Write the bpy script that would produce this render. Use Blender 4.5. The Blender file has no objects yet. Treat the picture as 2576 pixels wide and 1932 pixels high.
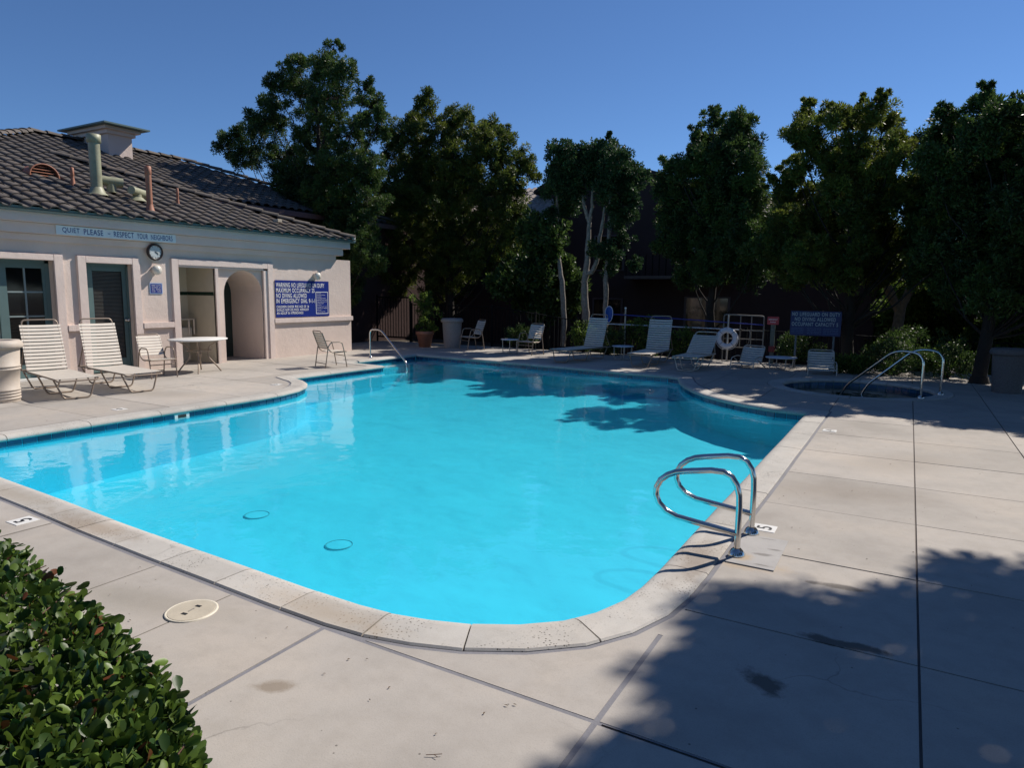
import bpy, bmesh, math, random
import numpy as np
from mathutils import Vector, Matrix, noise
from mathutils.geometry import delaunay_2d_cdt
random.seed(7)
S = bpy.context.scene
COL = S.collection

# ------------------------------------------------------------------ camera, sky, sun, exposure
yaw, th, ro = .5245, .13245, -.01123
F = Vector((-math.sin(yaw)*math.cos(th), math.cos(yaw)*math.cos(th), -math.sin(th)))
U0 = Vector((-math.sin(yaw)*math.sin(th), math.cos(yaw)*math.sin(th), math.cos(th)))
R0 = F.cross(U0)
RV = R0*math.cos(ro) - U0*math.sin(ro)
UV = R0*math.sin(ro) + U0*math.cos(ro)
cam = bpy.data.cameras.new('camera'); cam.lens = 1713/2576*36; cam.clip_end = 2000; cam.clip_start = .05
camo = bpy.data.objects.new('camera', cam); COL.objects.link(camo); S.camera = camo
M = Matrix((RV, UV, -F)).transposed().to_4x4(); M.translation = (0, 0, 1.6); camo.matrix_world = M
SUN = Vector((.43, .94, 1.0)).normalized()
w = bpy.data.worlds.new('World'); S.world = w; w.use_nodes = True
wn = w.node_tree.nodes
sk = wn.new('ShaderNodeTexSky'); sk.sky_type = 'NISHITA'; sk.sun_disc = False
sk.sun_elevation = math.asin(SUN.z); sk.sun_rotation = math.atan2(SUN.x, SUN.y)
sk.air_density = 1.0; sk.dust_density = .0; sk.ozone_density = 10.0; sk.altitude = 1800
wn['Background'].inputs[1].default_value = .095
w.node_tree.links.new(sk.outputs[0], wn['Background'].inputs[0])
sl = bpy.data.lights.new('sun', 'SUN'); sl.energy = 5.0; sl.angle = math.radians(.5); sl.color = (1, .93, .84)
so = bpy.data.objects.new('sun', sl); COL.objects.link(so); so.rotation_euler = SUN.to_track_quat('Z', 'Y').to_euler(); so.location = (0, 0, 30)
S.view_settings.view_transform = 'Standard'; S.view_settings.look = 'None'
S.view_settings.exposure = .15; S.view_settings.gamma = 1; S.view_settings.use_curve_mapping = False
S.cycles.max_bounces = 8; S.cycles.transparent_max_bounces = 16; S.cycles.diffuse_bounces = 3
S.cycles.caustics_reflective = False; S.cycles.caustics_refractive = False

# ------------------------------------------------------------------ helpers
def R(a): return math.radians(a)
class MB:
    def __init__(s): s.v = []; s.f = []; s.sm = []
    def add(s, vs, fs, sm=False):
        o = len(s.v); s.v += [tuple(v) for v in vs]
        s.f += [tuple(i+o for i in f) for f in fs]; s.sm += [sm]*len(fs)
        return s
    def box(s, x0, x1, y0, y1, z0, z1):
        if x0 > x1: x0, x1 = x1, x0
        if y0 > y1: y0, y1 = y1, y0
        vs = [(x0,y0,z0),(x1,y0,z0),(x1,y1,z0),(x0,y1,z0),(x0,y0,z1),(x1,y0,z1),(x1,y1,z1),(x0,y1,z1)]
        return s.add(vs, [(3,2,1,0),(4,5,6,7),(0,1,5,4),(1,2,6,5),(2,3,7,6),(3,0,4,7)])
    def bevbox(s, x0, x1, y0, y1, z0, z1, b=.01):
        bm = bmesh.new(); bmesh.ops.create_cube(bm, size=1)
        for v in bm.verts:
            v.co.x = x0+(v.co.x+.5)*(x1-x0); v.co.y = y0+(v.co.y+.5)*(y1-y0); v.co.z = z0+(v.co.z+.5)*(z1-z0)
        bmesh.ops.bevel(bm, geom=bm.edges[:], offset=b, segments=2, affect='EDGES')
        bm.verts.index_update()
        s.add([v.co[:] for v in bm.verts], [[v.index for v in f.verts] for f in bm.faces]); bm.free(); return s
    def tube(s, pts, r, seg=8, caps=True):
        pts = [Vector(p) for p in pts]; n = len(pts)
        rs = r if isinstance(r, (list, tuple)) else [r]*n
        t0 = (pts[1]-pts[0]).normalized()
        up = Vector((0,0,1)) if abs(t0.z) < .9 else Vector((1,0,0))
        nrm = (up - t0*up.dot(t0)).normalized()
        vs = []
        for i, p in enumerate(pts):
            t = (pts[min(i+1,n-1)]-pts[max(i-1,0)]).normalized()
            nrm = (nrm - t*nrm.dot(t)).normalized(); bn = t.cross(nrm)
            for k in range(seg):
                a = 2*math.pi*k/seg
                vs.append(p + (nrm*math.cos(a)+bn*math.sin(a))*rs[i])
        fs = [(i*seg+k, i*seg+(k+1)%seg, (i+1)*seg+(k+1)%seg, (i+1)*seg+k) for i in range(n-1) for k in range(seg)]
        s.add(vs, fs, True)
        if caps: s.add([vs[k] for k in range(seg)], [tuple(range(seg))[::-1]]); s.add([vs[(n-1)*seg+k] for k in range(seg)], [tuple(range(seg))])
        return s
    def lathe(s, prof, seg=24, c=(0,0,0), sm=True):
        vs = []; n = len(prof)
        for (r, z) in prof:
            for k in range(seg):
                a = 2*math.pi*k/seg; vs.append((c[0]+r*math.cos(a), c[1]+r*math.sin(a), c[2]+z))
        fs = [(i*seg+k, i*seg+(k+1)%seg, (i+1)*seg+(k+1)%seg, (i+1)*seg+k) for i in range(n-1) for k in range(seg)]
        return s.add(vs, fs, sm)
    def xform(s, m):
        s.v = [tuple(m @ Vector(v)) for v in s.v]; return s
    def mesh(s, name, m=None):
        me = bpy.data.meshes.new(name); me.from_pydata(s.v, [], s.f)
        me.polygons.foreach_set('use_smooth', s.sm)
        if m: me.materials.append(m)
        me.update(); return me
    def build(s, name, m, parent=None, label=None, kind=None):
        return obj(name, s.mesh(name, m), parent, label, kind)
def obj(name, me, parent=None, label=None, kind=None):
    o = bpy.data.objects.new(name, me); COL.objects.link(o)
    if parent: o.parent = parent
    if label: o['label'] = label
    if kind: o['kind'] = kind
    return o
def thing(name, label, cat, loc=(0,0,0), rz=0, group=None, kind=None):
    o = bpy.data.objects.new(name, None); COL.objects.link(o); o.location = loc; o.rotation_euler = (0,0,rz)
    o.empty_display_size = .2
    return tag(o, label, cat, group, kind)
def tag(o, label=None, cat=None, group=None, kind=None):
    for k, v in (('label',label),('category',cat),('group',group),('kind',kind)):
        if v: o[k] = v
    return o
def kids(o): return [c for c in COL.objects if c.parent == o]
def copy_tree(o, loc=None, rz=None, label=None, parent=None, tree=None):
    if tree is None:
        tree = {}
        for c in COL.objects:
            if c.parent: tree.setdefault(c.parent.name, []).append(c)
    c = o.copy(); COL.objects.link(c); c.parent = parent
    if loc is not None: c.location = loc
    if rz is not None: c.rotation_euler = (0,0,rz)
    if label: c['label'] = label
    for ch in tree.get(o.name, []): copy_tree(ch, parent=c, tree=tree)
    return c
def smooth_path(pts, n=6, rmax=.07):
    """corner-rounded polyline: quadratic bezier at each inner vertex"""
    pts = [Vector(p) for p in pts]; out = [pts[0]]
    for i in range(1, len(pts)-1):
        p, a, b = pts[i], pts[i-1], pts[i+1]
        r = min(rmax, min((a-p).length, (b-p).length)*.45)
        q0 = p+(a-p).normalized()*r; q1 = p+(b-p).normalized()*r
        for k in range(n+1):
            t = k/n; out.append(q0*(1-t)**2+p*2*t*(1-t)+q1*t*t)
    out.append(pts[-1]); return out

# ------------------------------------------------------------------ materials
def NT(name):
    m = bpy.data.materials.new(name); m.use_nodes = True
    return m, m.node_tree, m.node_tree.nodes['Principled BSDF']
def nd(nt, t, **kw):
    n = nt.nodes.new(t)
    for k, v in kw.items():
        if k.startswith('i_'): n.inputs[k[2:].replace('_', ' ')].default_value = v
        else: setattr(n, k, v)
    return n
def ramp(nt, src, stops):
    r = nt.nodes.new('ShaderNodeValToRGB'); e = r.color_ramp.elements
    while len(e) < len(stops): e.new(.5)
    for i, (p, c) in enumerate(stops):
        e[i].position = p; e[i].color = (*c, 1) if len(c) == 3 else c
    nt.links.new(src, r.inputs[0]); return r.outputs[0]
def mixc(nt, fac, a, b, mode='MIX'):
    n = nt.nodes.new('ShaderNodeMix'); n.data_type = 'RGBA'; n.blend_type = mode
    for s_, v in ((0, fac), (6, a), (7, b)):
        if isinstance(v, bpy.types.NodeSocket): nt.links.new(v, n.inputs[s_])
        elif s_ == 0: n.inputs[0].default_value = v
        else: n.inputs[s_].default_value = (*v, 1)
    return n.outputs[2]
def noise_t(nt, scale, detail=5, rough=.6, vec=None):
    n = nd(nt, 'ShaderNodeTexNoise'); n.inputs['Scale'].default_value = scale; n.inputs['Detail'].default_value = detail; n.inputs['Roughness'].default_value = rough
    if vec: nt.links.new(vec, n.inputs['Vector'])
    return n.outputs['Fac']
def coords(nt): return nt.nodes.new('ShaderNodeTexCoord').outputs['Object']
def plain(name, c, rough=.6, metal=0., spec=.5, var=.12, scale=6, bump=0, bscale=60):
    m, nt, b = NT(name); v = coords(nt)
    f = noise_t(nt, scale, 4, .6, v)
    lo = tuple(x*(1-var) for x in c); hi = tuple(min(1, x*(1+var)) for x in c)
    nt.links.new(ramp(nt, f, [(.3, lo), (.7, hi)]), b.inputs[0])
    b.inputs['Roughness'].default_value = rough; b.inputs['Metallic'].default_value = metal; b.inputs['Specular IOR Level'].default_value = spec
    if bump:
        bp = nd(nt, 'ShaderNodeBump'); bp.inputs['Strength'].default_value = bump; bp.inputs['Distance'].default_value = .01
        nt.links.new(noise_t(nt, bscale, 6, .65, v), bp.inputs['Height']); nt.links.new(bp.outputs[0], b.inputs['Normal'])
    return m
def blot(nt, v, x, y, rx, ry, ang=0, soft=.5):
    """a stain of its own shape at (x, y): distance to an ellipse broken by noise"""
    mp = nd(nt, 'ShaderNodeMapping'); mp.vector_type = 'TEXTURE'; mp.inputs['Location'].default_value = (x, y, 0); mp.inputs['Rotation'].default_value = (0,0,ang); mp.inputs['Scale'].default_value = (rx, ry, 1)
    nt.links.new(v, mp.inputs[0])
    ln = nd(nt, 'ShaderNodeVectorMath', operation='LENGTH'); nt.links.new(mp.outputs[0], ln.inputs[0])
    nz = noise_t(nt, 7, 6, .68, v)
    ad = nd(nt, 'ShaderNodeMath', operation='MULTIPLY_ADD'); nt.links.new(nz, ad.inputs[0]); ad.inputs[1].default_value = 2.4; nt.links.new(ln.outputs['Value'], ad.inputs[2])
    mr = nd(nt, 'ShaderNodeMapRange'); mr.inputs['From Min'].default_value = 1.6; mr.inputs['From Max'].default_value = 1.6+soft; mr.inputs['To Min'].default_value = 1; mr.inputs['To Max'].default_value = 0
    nt.links.new(ad.outputs[0], mr.inputs[0]); return mr.outputs[0]
def concrete(name, base, warm, spots=(), pits=False):
    m, nt, b = NT(name); v = coords(nt)
    oi = nd(nt, 'ShaderNodeObjectInfo')
    n1 = noise_t(nt, .9, 7, .62, v); n2 = noise_t(nt, 7, 6, .7, v); n3 = noise_t(nt, 160, 3, .7, v)
    c = ramp(nt, n1, [(.34, tuple(x*.82 for x in base)), (.5, base), (.66, warm)])
    c = mixc(nt, ramp(nt, n2, [(.45, (0,0,0)), (.74, (.5,.5,.5))]), c, tuple(x*.72 for x in warm))
    c = mixc(nt, ramp(nt, n3, [(.3, (.28,.28,.28)), (.5, (0,0,0))]), c, tuple(x*.5 for x in base))
    # hairline cracks, only in places
    cv = nd(nt, 'ShaderNodeTexVoronoi'); cv.feature = 'DISTANCE_TO_EDGE'; cv.inputs['Scale'].default_value = .55
    wv = nd(nt, 'ShaderNodeVectorMath', operation='MULTIPLY_ADD'); nw = nd(nt, 'ShaderNodeTexNoise'); nw.inputs['Scale'].default_value = 2.5; nw.inputs['Detail'].default_value = 6; nt.links.new(v, nw.inputs['Vector'])
    nt.links.new(nw.outputs['Color'], wv.inputs[0]); wv.inputs[1].default_value = (.5,.5,.5); nt.links.new(v, wv.inputs[2]); nt.links.new(wv.outputs[0], cv.inputs['Vector'])
    ck = ramp(nt, cv.outputs['Distance'], [(.0012, (.55,.55,.55)), (.003, (0,0,0))]); cm = ramp(nt, noise_t(nt, .6, 2, .5, v), [(.5, (0,0,0)), (.6, (1,1,1))])
    c = mixc(nt, mixc(nt, 1.0, ck, cm, 'MULTIPLY'), c, tuple(x*.35 for x in base))
    # dark flecks
    vo = nd(nt, 'ShaderNodeTexVoronoi'); vo.inputs['Scale'].default_value = 9; nt.links.new(v, vo.inputs['Vector'])
    c = mixc(nt, ramp(nt, vo.outputs['Distance'], [(.035, (.7,.7,.7)), (.05, (0,0,0))]), c, (.08,.07,.06))
    if pits:
        vp = nd(nt, 'ShaderNodeTexVoronoi'); vp.inputs['Scale'].default_value = 55; nt.links.new(v, vp.inputs['Vector'])
        msk = ramp(nt, noise_t(nt, 3.2, 4, .6, v), [(.45, (0,0,0)), (.62, (1,1,1))])
        pt = ramp(nt, vp.outputs['Distance'], [(.16, (1,1,1)), (.3, (0,0,0))])
        pm = mixc(nt, 1.0, pt, msk, 'MULTIPLY'); c = mixc(nt, pm, c, (.1,.085,.07))
    for (x, y, rx, ry, a, col, s_, k) in spots:
        f = blot(nt, v, x, y, rx, ry, a, s_)
        mu = nd(nt, 'ShaderNodeMath', operation='MULTIPLY'); nt.links.new(f, mu.inputs[0]); mu.inputs[1].default_value = k
        c = mixc(nt, mu.outputs[0], c, col)
    mr = nd(nt, 'ShaderNodeMapRange'); mr.inputs['To Min'].default_value = .9; mr.inputs['To Max'].default_value = 1.06
    nt.links.new(oi.outputs['Random'], mr.inputs[0])
    hs = nd(nt, 'ShaderNodeHueSaturation'); nt.links.new(c, hs.inputs['Color']); nt.links.new(mr.outputs[0], hs.inputs['Value'])
    nt.links.new(hs.outputs[0], b.inputs[0])
    b.inputs['Roughness'].default_value = .85; b.inputs['Specular IOR Level'].default_value = .25
    bp = nd(nt, 'ShaderNodeBump'); bp.inputs['Strength'].default_value = .35; bp.inputs['Distance'].default_value = .004
    nt.links.new(n2, bp.inputs['Height']); bp2 = nd(nt, 'ShaderNodeBump'); bp2.inputs['Strength'].default_value = .25; bp2.inputs['Distance'].default_value = .002
    nt.links.new(n3, bp2.inputs['Height']); nt.links.new(bp.outputs[0], bp2.inputs['Normal']); nt.links.new(bp2.outputs[0], b.inputs['Normal'])
    return m
BR = (.16,.11,.06); DK = (.07,.06,.05)
DECK = concrete('deck_concrete', (.425,.39,.35), (.47,.42,.365),
   [(-2.13,1.76,.11,.05,.6,BR,.6,.55), (-.41,2.84,.17,.08,-.6,DK,.5,.8), (-.16,3.36,.26,.05,.05,DK,.5,.8), (-.19,4.05,.2,.05,.1,DK,.5,.7),
    (-3.3,1.95,.5,.12,.2,(.2,.18,.14),1.,.35), (-9.8,6.3,.6,.3,.4,(.22,.19,.15),1.,.3), (-.75,4.1,.25,.1,0,(.45,.3,.14),.8,.35),
    (-.4,6.1,.6,.25,.3,(.25,.2,.15),1.2,.3),(.0,7.5,.5,.3,.9,(.25,.2,.15),1.2,.3),(-5.4,2.0,.4,.15,.2,(.22,.18,.14),1.,.35)])
COPE = concrete('coping_concrete', (.50,.475,.435), (.56,.515,.455),
   [(-4.7,2.42,.5,.1,.0,(.22,.15,.09),1.,.5), (-1.0,4.0,.14,.4,0,(.2,.15,.11),.9,.6), (-2.4,2.33,.4,.1,0,(.35,.25,.15),1.,.4),(-6,2.5,.6,.1,0,(.25,.19,.12),1.,.4)], pits=True)
FILL = plain('joint_sealant', (.20,.195,.21), .8, bump=.3)
FILLD = plain('joint_dirt', (.12,.10,.09), .9)
PATCH = concrete('patch_concrete', (.40,.385,.37), (.44,.42,.4), [(-.68,4.3,.09,.03,.2,DK,.4,.5),(-.62,4.42,.07,.02,.1,DK,.4,.5),(-.64,4.12,.09,.02,0,DK,.4,.6),(-.78,4.2,.06,.08,0,(.45,.3,.14),.8,.5),(-.7,4.6,.1,.012,.1,DK,.3,.5)])
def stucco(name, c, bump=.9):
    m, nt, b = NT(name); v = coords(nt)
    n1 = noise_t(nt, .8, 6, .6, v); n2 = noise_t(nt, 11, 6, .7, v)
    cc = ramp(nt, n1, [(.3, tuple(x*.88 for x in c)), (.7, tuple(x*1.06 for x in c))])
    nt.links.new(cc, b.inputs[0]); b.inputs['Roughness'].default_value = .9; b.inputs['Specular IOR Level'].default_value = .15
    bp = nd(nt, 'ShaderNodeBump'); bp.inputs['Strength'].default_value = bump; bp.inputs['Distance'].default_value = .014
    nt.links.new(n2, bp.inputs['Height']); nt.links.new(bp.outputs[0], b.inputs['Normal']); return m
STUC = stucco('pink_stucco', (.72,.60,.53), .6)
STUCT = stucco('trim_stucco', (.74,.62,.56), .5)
STUCD = stucco('shaded_stucco', (.07,.045,.042))  # stucco darkened so its base colour holds the deep shade
TEAL = plain('teal_paint', (.10,.165,.165), .5, var=.06)
GREENP = plain('green_pipe_paint', (.30,.30,.20), .5, var=.2)
TERRA = plain('terracotta_paint', (.36,.15,.09), .6, var=.15)
GUTT = plain('gutter_paint', (.13,.19,.19), .45, var=.1)
DARK = plain('dark_interior', (.012,.012,.012), .8)
MESHM = plain('louvre_metal', (.05,.048,.045), .5)
NICHE = plain('cream_tile', (.55,.50,.40), .35, var=.04)
GTILE = plain('green_stripe_tile', (.008,.03,.018), .3)
WHITE = plain('white_paint', (.72,.71,.68), .45, var=.05)
VINYL = plain('vinyl_strap', (.66,.60,.52), .55, var=.05)
FRAME = plain('bronze_frame', (.30,.235,.185), .4, .35, var=.1)
FRAMEL = plain('pale_frame', (.52,.47,.41), .4, .2, var=.08)
BIN = plain('trash_bin_plastic', (.50,.43,.36), .6, var=.08, bump=.2)
BLUE = plain('sign_blue', (.012,.03,.22), .35, var=.05)
LBLUE = plain('pale_blue_board', (.72,.80,.82), .5, var=.05)
LETW = plain('white_lettering', (.8,.8,.8), .5, var=0)
LETB = plain('blue_lettering', (.02,.06,.22), .5, var=0)
BLACK = plain('black_print', (.012,.012,.012), .6, var=0)
NETB = plain('net_blue', (.02,.10,.42), .5)
POLEB = plain('pole_blue', (.04,.05,.28), .35, .3)
RINGW = plain('ring_white', (.62,.64,.70), .5)
RED = plain('red_sign', (.45,.04,.05), .5)
LID = plain('lid_plastic', (.50,.44,.34), .55, var=.1, bump=.2)
FENCE = plain('fence_black', (.008,.009,.010), .85, spec=.15)
BARKL = plain('pale_bark', (.24,.21,.18), .85, var=.35, scale=14, bump=.6, bscale=30)
BARKD = plain('dark_bark', (.022,.017,.013), .9, var=.3, scale=10, bump=.6, bscale=25)
SOIL = plain('soil', (.05,.038,.025), .95, var=.4, scale=3)
PLAST = plain('pool_plaster', (.085,.76,.98), .7, var=.05, scale=.8)
STEEL = plain('stainless_steel', (.62,.60,.57), .16, 1.0, var=.05, scale=30)
def tiled_roof(name, c):
    m, nt, b = NT(name); v = coords(nt); oi = nd(nt, 'ShaderNodeObjectInfo')
    g = nt.nodes.new('ShaderNodeNewGeometry')
    n = noise_t(nt, 9, 5, .65, g.outputs['Position'])
    cc = ramp(nt, n, [(.3, tuple(x*.7 for x in c)), (.55, c), (.75, tuple(x*1.35 for x in c))])
    n5 = noise_t(nt, 1.7, 3, .6, g.outputs['Position'])
    cc = mixc(nt, ramp(nt, n5, [(.5,(0,0,0)),(.7,(.45,.45,.45))]), cc, (c[0]*1.15, c[1]*.97, c[2]*.85))
    hs = nd(nt, 'ShaderNodeHueSaturation'); nt.links.new(cc, hs.inputs['Color'])
    mr = nd(nt, 'ShaderNodeMapRange'); mr.inputs['To Min'].default_value = .8; mr.inputs['To Max'].default_value = 1.2; nt.links.new(oi.outputs['Random'], mr.inputs[0]); nt.links.new(mr.outputs[0], hs.inputs['Value'])
    nt.links.new(hs.outputs[0], b.inputs[0]); b.inputs['Roughness'].default_value = .8; b.inputs['Specular IOR Level'].default_value = .3
    bp = nd(nt, 'ShaderNodeBump'); bp.inputs['Strength'].default_value = .4; bp.inputs['Distance'].default_value = .004
    nt.links.new(noise_t(nt, 70, 4, .6, g.outputs['Position']), bp.inputs['Height']); nt.links.new(bp.outputs[0], b.inputs['Normal'])
    return m
TILE = tiled_roof('roof_tile_clay', (.118,.103,.090))
TILEP = tiled_roof('far_roof_tile', (.34,.29,.26))
TILER = tiled_roof('red_roof_tile', (.32,.13,.10))
def wtile():
    m, nt, b = NT('waterline_tile_glaze'); oi = nd(nt, 'ShaderNodeObjectInfo')
    nt.links.new(ramp(nt, oi.outputs['Random'], [(0, (.015,.06,.13)), (1, (.03,.13,.24))]), b.inputs[0]); b.inputs['Roughness'].default_value = .15; return m
WTILE = wtile()
def leafmat(name, dark, light, rough=.55, trans=.25, spec=.4):
    m, nt, b = NT(name)
    at = nd(nt, 'ShaderNodeAttribute'); at.attribute_name = 'tint'
    c = ramp(nt, at.outputs['Fac'], [(0, dark), (.75, light), (1, tuple(min(1, x*1.5) for x in light))])
    nt.links.new(c, b.inputs[0]); b.inputs['Roughness'].default_value = rough; b.inputs['Specular IOR Level'].default_value = spec
    tr = nd(nt, 'ShaderNodeBsdfTranslucent'); nt.links.new(c, tr.inputs[0])
    mx = nd(nt, 'ShaderNodeMixShader'); mx.inputs[0].default_value = trans
    nt.links.new(b.outputs[0], mx.inputs[1]); nt.links.new(tr.outputs[0], mx.inputs[2])
    nt.links.new(mx.outputs[0], nt.nodes['Material Output'].inputs[0]); return m
LPINE = leafmat('fern_pine_leaf', (.018,.044,.016), (.090,.145,.030), .5, .4)
LPINE2 = leafmat('fern_pine_leaf_olive', (.022,.050,.012), (.140,.168,.026), .5, .48)
LFIC = leafmat('ficus_leaf', (.014,.040,.018), (.060,.110,.035), .5, .3, .25)
LHEDGE = leafmat('hedge_leaf', (.010,.040,.010), (.095,.150,.022), .42, .25, .35)
LBG = leafmat('background_leaf', (.02,.05,.012), (.17,.25,.045), .6, .55)
def water(name, tint, milk=0):
    m = bpy.data.materials.new(name); m.use_nodes = True; nt = m.node_tree; nt.nodes.clear()
    out = nd(nt, 'ShaderNodeOutputMaterial'); tr = nd(nt, 'ShaderNodeBsdfTransparent'); tr.inputs[0].default_value = (*tint, 1)
    gl = nd(nt, 'ShaderNodeBsdfGlossy'); gl.inputs['Roughness'].default_value = .02; gl.inputs[0].default_value = (1,1,1,1)
    fr = nd(nt, 'ShaderNodeFresnel'); fr.inputs[0].default_value = 1.33
    mx = nd(nt, 'ShaderNodeMixShader'); nt.links.new(fr.outputs[0], mx.inputs[0]); nt.links.new(tr.outputs[0], mx.inputs[1]); nt.links.new(gl.outputs[0], mx.inputs[2])
    v = coords(nt); n1 = noise_t(nt, 1.6, 2, .5, v); n2 = noise_t(nt, 7, 3, .55, v)
    ad = nd(nt, 'ShaderNodeMath', operation='MULTIPLY_ADD'); nt.links.new(n2, ad.inputs[0]); ad.inputs[1].default_value = .16; nt.links.new(n1, ad.inputs[2])
    bp = nd(nt, 'ShaderNodeBump'); bp.inputs['Strength'].default_value = .35; bp.inputs['Distance'].default_value = .03
    nt.links.new(ad.outputs[0], bp.inputs['Height']); nt.links.new(bp.outputs[0], gl.inputs['Normal']); nt.links.new(bp.outputs[0], fr.inputs['Normal'])
    if milk:
        df = nd(nt, 'ShaderNodeBsdfDiffuse'); df.inputs[0].default_value = (.05,.66,.92,1); m2 = nd(nt, 'ShaderNodeMixShader'); m2.inputs[0].default_value = milk
        nt.links.new(tr.outputs[0], m2.inputs[1]); nt.links.new(df.outputs[0], m2.inputs[2]); nt.links.new(m2.outputs[0], mx.inputs[1])
    nt.links.new(mx.outputs[0], out.inputs[0]); return m
WATER = water('pool_water', (.71,.975,1.0), .09)
SPAW = water('spa_water', (.35,.6,.6))
def glass():
    m = water('window_glass', (.35,.4,.4)); return m
GLASS = plain('dark_pane', (.006,.007,.008), .06, spec=.6)

# ------------------------------------------------------------------ pool outline
def arc(cx, cy, r, a0, a1, n):
    return [(cx+r*math.cos(R(a0+(a1-a0)*k/n)), cy+r*math.sin(R(a0+(a1-a0)*k/n))) for k in range(n+1)]
POOL = ([(-1.10,10.20),(-1.11,9.2),(-1.11,8.2),(-1.12,7.2),(-1.12,6.2),(-1.13,5.2),(-1.13,4.4),(-1.13,3.8),(-1.14,3.5),(-1.17,3.27),(-1.245,3.05),(-1.35,2.88),(-1.52,2.73),(-1.73,2.61),(-1.93,2.54),(-2.13,2.495),(-2.34,2.48),
  (-2.73,2.485),(-3.3,2.51),(-3.85,2.53),(-4.65,2.57),(-5.48,2.63),(-6.57,2.69)] + [(-7.85,2.78)] + [(-8.1,2.83),(-8.28,2.95),(-8.39,3.13),(-8.42,3.35)] +
  [(-8.43,4.2),(-8.43,5.2),(-8.42,6.2),(-8.42,6.9),(-8.47,7.35),(-8.60,7.80),(-8.82,8.18),(-9.10,8.46),(-9.40,8.65),(-9.70,8.77),(-9.90,8.86)] +
  [(-9.90,9.6),(-9.89,10.5),(-9.88,11.40),(-11.0,11.47),(-11.0,12.5),(-11.0,14.03),
  (-10,13.97),(-9.12,13.89),(-8.3,13.81),(-7.56,13.73),(-6.6,13.61),(-5.72,13.49),(-4.9,13.38),(-4.05,13.28),(-3.80,13.15),(-3.70,12.85),(-3.58,12.5),(-3.35,12.0),(-3.10,11.57),(-2.75,11.1),(-2.4,10.77),(-2.04,10.5),(-1.6,10.28)])
POOL = [Vector(p) for p in POOL]   # runs clockwise seen from above
def offs(poly, d):
    """outward offset (poly clockwise)"""
    n = len(poly); out = []
    for i in range(n):
        a, b, c = poly[i-1], poly[i], poly[(i+1) % n]
        t1 = (b-a).normalized(); t2 = (c-b).normalized()
        n1 = Vector((-t1.y, t1.x)); n2 = Vector((-t2.y, t2.x))
        m = (n1+n2).normalized(); k = 1/max(.5, m.dot(n1)); out.append(b+m*d*k)
    return out
area = sum(POOL[i-1].x*POOL[i].y-POOL[i].x*POOL[i-1].y for i in range(len(POOL)))
SGN = 1 if area < 0 else -1
def O(d): return offs(POOL, d*SGN)
def inside(poly, x, y):
    c = False; n = len(poly); j = n-1
    for i in range(n):
        xi, yi = poly[i]; xj, yj = poly[j]
        if (yi > y) != (yj > y) and x < (xj-xi)*(y-yi)/(yj-yi)+xi: c = not c
        j = i
    return c
def resample_closed(poly, cuts):
    L = [0]
    for i in range(len(poly)): L.append(L[-1]+(poly[(i+1) % len(poly)]-poly[i]).length)
    return L
WZ = -.115
# ------------------------------------------------------------------ ground
def gh(x, y):
    t = min(1, max(0, (y-17.6)/9.)); k = .25+.75*min(1, max(0, (x+15)/8.))
    return -.05 - 1.9*k*(3*t*t-2*t*t*t)
b = MB(); xs = [-400,-120,-60]+[-40+2*i for i in range(36)]+[40,80,150,400]; ys = [-200,-60,-20,-8]+[-4+2*i for i in range(26)]+[60,100,200,400,900]
# the pool basin is cut out of the ground sheet: cells over it are left away
vid = {}
for j, y in enumerate(ys):
    for i, x in enumerate(xs): b.v.append((x, y, gh(x, y)-.02)); vid[i, j] = len(b.v)-1
for j in range(len(ys)-1):
    for i in range(len(xs)-1):
        if -13 < xs[i] < 2 and -4 < ys[j] < 17: continue
        b.f.append((vid[i,j], vid[i+1,j], vid[i+1,j+1], vid[i,j+1])); b.sm.append(True)
b.build('ground', SOIL, kind='structure')

# ------------------------------------------------------------------ deck: slabs cut by joints (one constrained triangulation)
deck = bpy.data.objects.new('pool_deck', None); COL.objects.link(deck); deck['kind'] = 'structure'
YJ = [-2.1, -1.02, .06, 1.14, 2.22, 3.32, 4.37, 5.48, 6.58, 7.65, 8.70, 9.80, 10.9, 12.0, 13.1, 14.2, 15.3, 16.4]
LJ = [-2, -.9, .2, 1.3, 2.4, 3.53, 4.66, 5.63, 6.78, 8.0, 9.15, 10.3, 11.45, 12.6, 13.8, 15.0, 16.2]
XMIN, XMAX, YMIN, YMAX = -15.0, 6.0, -3.0, 17.4
THIN, WIDE = .011, .024
strips = []   # (x0,x1,y0,y1,dark)
for k, y in enumerate(YJ): strips.append((-.88, XMAX, y-THIN/2, y+THIN/2, 1))
for x, wd, dk in ((.155, .011, 1), (1.12, .012, 1), (2.2, .01, 1), (3.3, .01, 1), (4.4, .01, 1)): strips.append((x-wd/2, x+wd/2, YMIN, YMAX, dk))
strips.append((-.905-WIDE/2, -.905+WIDE/2, YMIN, 3.0, 0))
strips.append((-2.45, -.88, 2.222-WIDE/2, 2.222+WIDE/2, 0))
strips.append((-.88, -.3, 2.222-WIDE/2, 2.222+WIDE/2, 0))
for x, wd, dk in ((-2.31, WIDE, 0), (-2.99, THIN, 1), (-3.69, THIN, 1), (-4.98, THIN*1.6, 1), (-6.2, THIN, 1), (-7.4, THIN, 1)): strips.append((x-wd/2, x+wd/2, YMIN, 2.5, dk))
for y in (1.14, .06, -1.02): strips.append((-9, -.905, y-THIN/2, y+THIN/2, 1))
for y in LJ: strips.append((XMIN, -8.5, y-THIN/2, y+THIN/2, 1))
strips.append((-10.4-THIN/2, -10.4+THIN/2, YMIN, 11.2, 1))
strips.append((-11.9-THIN/2, -11.9+THIN/2, YMIN, YMAX, 1))
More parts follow.
